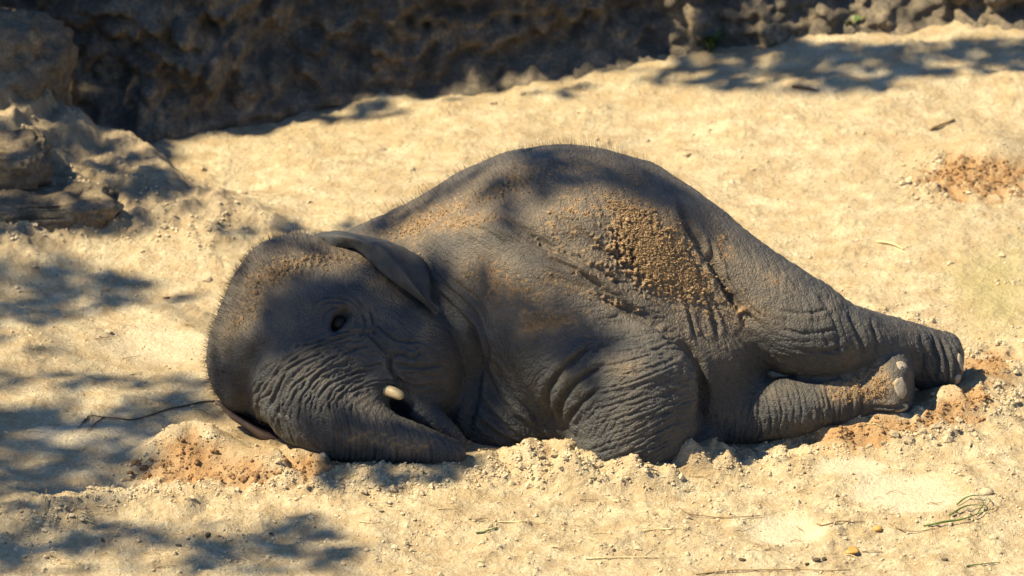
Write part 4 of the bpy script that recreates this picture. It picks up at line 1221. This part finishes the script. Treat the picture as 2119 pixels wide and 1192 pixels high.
for pp, r in (([(1912, 1092), (1950, 1088), (1990, 1084), (2020, 1072), (2080, 1048)], 0.0022), ([(1965, 1070), (2000, 1056), (2040, 1050)], 0.0018), ([(1980, 1048), (2005, 1036), (2040, 1030)], 0.0018), ([(2020, 1070), (2035, 1052), (2030, 1040)], 0.0014), ([(2045, 1035), (2048, 1046), (2035, 1060)], 0.0012)):
    P = on_sand(crspline(pp, 12), 0.004); P[:, 2] += 0.006 * np.sin(np.linspace(0, 3.1, 12))
    a, b = tube(P - np.array(g.location), np.interp(np.linspace(0, 1, 12), [0, .3, 1], [r, r * 1.1, r * .2]), 5)
    link('blade', mesh_py('blade', a, b), M_GRASS, g)
stalk('loose_grass', [(2000, 1173), (2035, 1170), (2070, 1166)], 0.0016, M_GRASS, 'single green blade in the lower right corner', 'grass')
stalk('loose_grass', [(985, 1105), (1005, 1103), (1030, 1093)], 0.0022, M_GRASS, 'short green blade below the sand heap in the middle', 'grass')
def pebble(name, x, y, dims, mat, label, cat, group=None, seed=0):
    v = ICO2_V * (1 + 0.25 * noise3(ICO2_V * 1.6, 90 + seed) + 0.1 * noise3(ICO2_V * 4, 95 + seed))[:, None] * np.array(dims)
    p = gpt(x, y)
    o = link(name, mesh_np(name, v, ICO2_F), mat, label=label, cat=cat, group=group)
    o.location = (p[0], p[1], p[2] + dims[2] * 0.5); o.rotation_euler[2] = seed * 1.3
    return o
pebble('pebble', 1816, 1097, (0.010, 0.009, 0.006), M_LEAF, 'small bright orange pebble between the two footprints', 'pebble')
pebble('dry_leaf', 1762, 1141, (0.017, 0.015, 0.0035), M_LEAF, 'flat yellow dry leaf below the small footprint', 'leaf', seed=1)
pebble('clump', 2040, 1022, (0.014, 0.014, 0.007), M_CLOD, 'round tan clump of earth above the green sprig', 'clod', seed=2)
for i, (x, y, a) in enumerate(((1690, 1160, 12), (1705, 1158, 10), (1535, 1160, 11), (1670, 1168, 8), (1650, 1178, 9), (1955, 1160, 10))):
    pebble('bark_chip', x, y, (a / 1400, a / 2100, a / 3200), M_LITTER, 'dark chip of litter near the bottom edge, right of the middle', 'litter', 'dark chips near the bottom edge', i)
for i, (x, y, a) in enumerate(((345, 618, 10), (212, 1118, 9), (370, 1130, 9), (430, 1108, 12), (455, 1112, 8), (560, 1105, 8), (805, 1045, 8), (790, 1060, 7), (1270, 1140, 9), (1430, 1075, 5))):
    pebble('litter_chip', x, y, (a / 1300, a / 2300, a / 3400), M_LITTER, 'small dark chip of litter on the sand left of the footprints', 'litter', 'dark chips on the left and middle sand', i + 10)
# short bits of straw strewn over the foreground
rs = np.random.default_rng(77)
ns = 0
while ns < 90:
    x, y = rs.uniform(20, 2100), rs.uniform(985, 1185)
    if ns > 62: x, y = rs.uniform(20, 2100), rs.uniform(560, 900)
    if pick(x, y) is not None: continue
    a = rs.normal(0, 0.35); L = rs.uniform(14, 48)
    b = rs.normal(0, 3)
    near_ = y > 980
    stalk('straw', [(x - L / 2 * math.cos(a), y - L / 2 * math.sin(a) * .5), (x, y + b), (x + L / 2 * math.cos(a), y + L / 2 * math.sin(a) * .5)], rs.uniform(0.0006, 0.0012), M_STRAW if rs.random() < .55 else M_STRAWD,
          'short bit of straw strewn on the sand before the elephant' if near_ else 'short bit of straw strewn on the sand beside and behind the elephant', 'straw', 'bits of straw before the elephant' if near_ else 'bits of straw beside and behind the elephant')
    ns += 1
# weeds at the foot of the wall
def weed(x, y, h, label, n=16):
    p = gpt(x, y)
    e = empty('weed', p, label, 'plant')
    r_ = random.Random(int(x))
    for i in range(n):
        az = r_.uniform(0, 6.28); L = h * r_.uniform(.5, 1); w = L * 0.10; lean = r_.uniform(.2, .8)
        d = np.array([math.cos(az) * lean, math.sin(az) * lean, 1.0]); s = np.array([-math.sin(az), math.cos(az), 0])
        c0 = np.zeros(3); c1 = d * L * .5; c2_ = d * L * .8 + np.array([math.cos(az), math.sin(az), -.6]) * L * .25
        v = np.array([c0 - s * w * .2, c0 + s * w * .2, c1 + s * w, c1 - s * w, c2_])
        link('leaf', mesh_py('leaf', v, [(0, 1, 2, 3), (3, 2, 4)]), M_GRASS, e)
weed(1470, 108, 0.085, 'small green weed at the foot of the wall, left of two')
weed(1758, 62, 0.06, 'small green weed at the foot of the wall, right of two', 12)

# ------------------------------------------------------------------ the tree that throws the dappled shade (stands left of the frame)
GBVH_z = lambda x, y: gpt(x, y)
SHADE = [  # polygon in pixels, cover, near/far distance of the leaves along the sun's ray
    ([(425, 700), (480, 560), (620, 465), (900, 525), (930, 660), (975, 740), (970, 800), (925, 820), (880, 795), (845, 780), (770, 780), (690, 735), (590, 750), (540, 800), (530, 910), (450, 850)], .58, -5.0, 8.0),
    ([(690, 880), (770, 860), (960, 890), (1080, 900), (1090, 935), (980, 985), (800, 1010), (690, 1015), (640, 985), (680, 950)], 1.1, 3.3, 5),
    ([(890, 540), (1000, 545), (1070, 595), (1210, 650), (1190, 740), (1060, 770), (1050, 930), (970, 930), (960, 700)], .62, -4.5, 7.0),
    ([(745, 500), (800, 425), (1000, 335), (1100, 285), (1260, 295), (1400, 395), (1470, 470), (1420, 470), (1340, 410), (1240, 385), (1140, 400), (1080, 440), (960, 405), (850, 450)], .85, -4.8, 8),
    ([(1040, 440), (1130, 490), (1240, 560), (1190, 575), (1070, 520), (990, 470)], .5, -4.8, 8),
    ([(-60, 540), (100, 525), (230, 560), (330, 590), (400, 615), (330, 640), (200, 640), (100, 665), (-60, 690)], 1.0, 4.5, 8),
    ([(-60, 765), (150, 775), (300, 783), (425, 770), (430, 795), (300, 800), (150, 805), (-60, 815)], .8, 4.5, 7),
    ([(-60, 845), (120, 840), (200, 850), (300, 828), (440, 815), (480, 870), (420, 900), (340, 900), (250, 935), (140, 945), (90, 930), (-60, 930)], .95, 4.5, 8),
    ([(-60, 940), (150, 935), (300, 920), (340, 940), (300, 1000), (200, 1020), (60, 1050), (-60, 1080)], 1.0, 4.5, 8),
    ([(-60, 1110), (100, 1080), (200, 1078), (330, 1095), (380, 1100), (200, 1130), (80, 1150), (-60, 1200)], 1.0, 4.5, 8),
    ([(360, 1180), (430, 1120), (520, 1095), (600, 1070), (660, 1080), (750, 1140), (720, 1170), (640, 1160), (520, 1145), (420, 1190)], .95, 4.5, 8),
    ([(-60, 700), (60, 690), (200, 820), (430, 800), (470, 850), (300, 920), (340, 1000), (200, 1040), (-60, 1100)], .28, 5, 8),
    ([(-60, 1060), (200, 1075), (420, 1080), (640, 1060), (760, 1130), (740, 1192), (-60, 1192)], .3, 5, 8),
    ([(1340, 170), (1400, 110), (1600, 75), (1800, 95), (1950, 85), (2200, 75), (2200, 150), (1980, 155), (1900, 180), (1800, 188), (1650, 192), (1500, 182)], 2.0, 3.3, 6),
    ([(-80, -60), (1060, -60), (1080, 130), (1000, 158), (900, 168), (760, 198), (600, 230), (480, 262), (330, 306), (140, 230), (-80, 230)], 1.7, 3.3, 6),
    ([(1080, -60), (1760, -60), (1700, 30), (1500, 70), (1350, 110), (1200, 140), (1080, 140)], .30, 3.3, 6),
    ([(560, 245), (700, 200), (860, 185), (960, 205), (860, 235), (700, 255)], .7, 3.3, 5), ([(1000, 185), (1150, 175), (1300, 170), (1330, 185), (1150, 200)], .5, 3.3, 5),
    ([(440, 480), (640, 455), (760, 470), (700, 490), (540, 505), (430, 500)], .5, 3.3, 6), ([(130, 230), (280, 250), (310, 310), (420, 400), (380, 420), (250, 370), (130, 320)], 1.0, 3.3, 5), ([(-60, 40), (60, 60), (130, 160), (140, 250), (-60, 260)], 1.2, 3.3, 5),
    ([(-60, 60), (130, 120), (300, 300), (420, 400), (480, 430), (300, 460), (-60, 500)], .3, 3.3, 6),
    ([(-60, 400), (150, 400), (240, 430), (160, 480), (-60, 480)], .6, 3.3, 5),
    ([(1180, 715), (1260, 690), (1290, 720), (1230, 800), (1180, 900), (1160, 820)], .3, -4, 6),
]
rl = np.random.default_rng(99)
SOLIDS = [WALL_BVH] + [BVHTree.FromPolygons([tuple(v.co + r.location) for v in r.data.vertices], [tuple(p.vertices) for p in r.data.polygons]) for r in ROCKS]
leaf_pos = []
for poly, cov, tn, tf in SHADE:
    poly = np.array(poly, float)
    lo, hi = poly.min(0), poly.max(0)
    # area in square metres as the sun sees it, rough
    area = (hi[0] - lo[0]) * (hi[1] - lo[1]) / 1e6 * 2.0
    n = int(area * cov * 1500)
    c = rl.uniform(lo, hi, (n, 2))
    ok = poly_sd(c[:, 0], c[:, 1], poly) < 0
    for x, y in c[ok]:
        h = pick(x, y)
        if h is not None: p = h[0]
        else:
            p = gpt(x, y)
            if tn < 0: continue
            for sb in SOLIDS:
                hw = sb.ray_cast(Vector(CAMP), Vector(ray(x, y)))
                if hw[0] is not None and hw[3] < np.linalg.norm(p - CAMP): p = np.array(hw[0])
        t_ = rl.uniform(abs(tn), tf)
        leaf_pos.append(p + SUN * t_)
leaf_pos = np.array(leaf_pos)
nl = len(leaf_pos)
M_TREEL = mat_simple('tree_leaf', [(0.03, 0.055, 0.012), (0.06, 0.10, 0.022)], 3, 0.5)
M_BARK = mat_earth('bark', (0.05, 0.04, 0.03), (0.10, 0.08, 0.06), (0.16, 0.13, 0.10), 10)
nrm = rl.normal(0, 1, (nl, 3)) + SUN * 1.3; nrm /= np.linalg.norm(nrm, axis=1, keepdims=True)
ax1 = np.cross(nrm, rl.normal(0, 1, (nl, 3))); ax1 /= np.linalg.norm(ax1, axis=1, keepdims=True); ax2 = np.cross(nrm, ax1)
L = rl.uniform(0.024, 0.045, nl)[:, None]; Wd = L * 0.62
LV = np.stack([leaf_pos - ax1 * L, leaf_pos + ax2 * Wd - ax1 * L * .2 + nrm * L * .12, leaf_pos + ax1 * L, leaf_pos - ax2 * Wd - ax1 * L * .2 + nrm * L * .12], 1).reshape(-1, 3)
LF = np.arange(nl * 4).reshape(-1, 4)
tb = np.array([-5.2, 1.6, 0.0])
tree = empty('tree', tb, 'leafy shade tree standing left of the slope, its leaves dappling the elephant', 'tree')
link('crown', mesh_np('crown', LV - tb, LF, smooth=False), M_TREEL, tree, kind='stuff')
top = tb + np.array([0.5, 0.1, 2.5])
a, b = tube(crspline([tb + (0, 0, -.2) - tb, np.array([0.1, 0, .9]), np.array([0.2, .05, 1.7]), top - tb], 16), np.linspace(0.17, 0.10, 16), 12)
link('trunk', mesh_py('trunk', a, b), M_BARK, tree)
# limbs reach the leaf clusters (simple k-means)
kc = leaf_pos[rl.choice(nl, 14, replace=False)]
for _ in range(8):
    lab = np.argmin(((leaf_pos[:, None] - kc[None]) ** 2).sum(2), 1)
    kc = np.array([leaf_pos[lab == i].mean(0) if (lab == i).any() else kc[i] for i in range(14)])
for i in range(14):
    mid = 0.5 * (top + kc[i]) + np.array([0, 0, 0.45])
    a, b = tube(crspline([top - tb - np.array([0, 0, .1]), mid - tb, kc[i] - tb], 14), np.linspace(0.009, 0.003, 14), 7)
    link('limb', mesh_py('limb', a, b), M_BARK, tree)
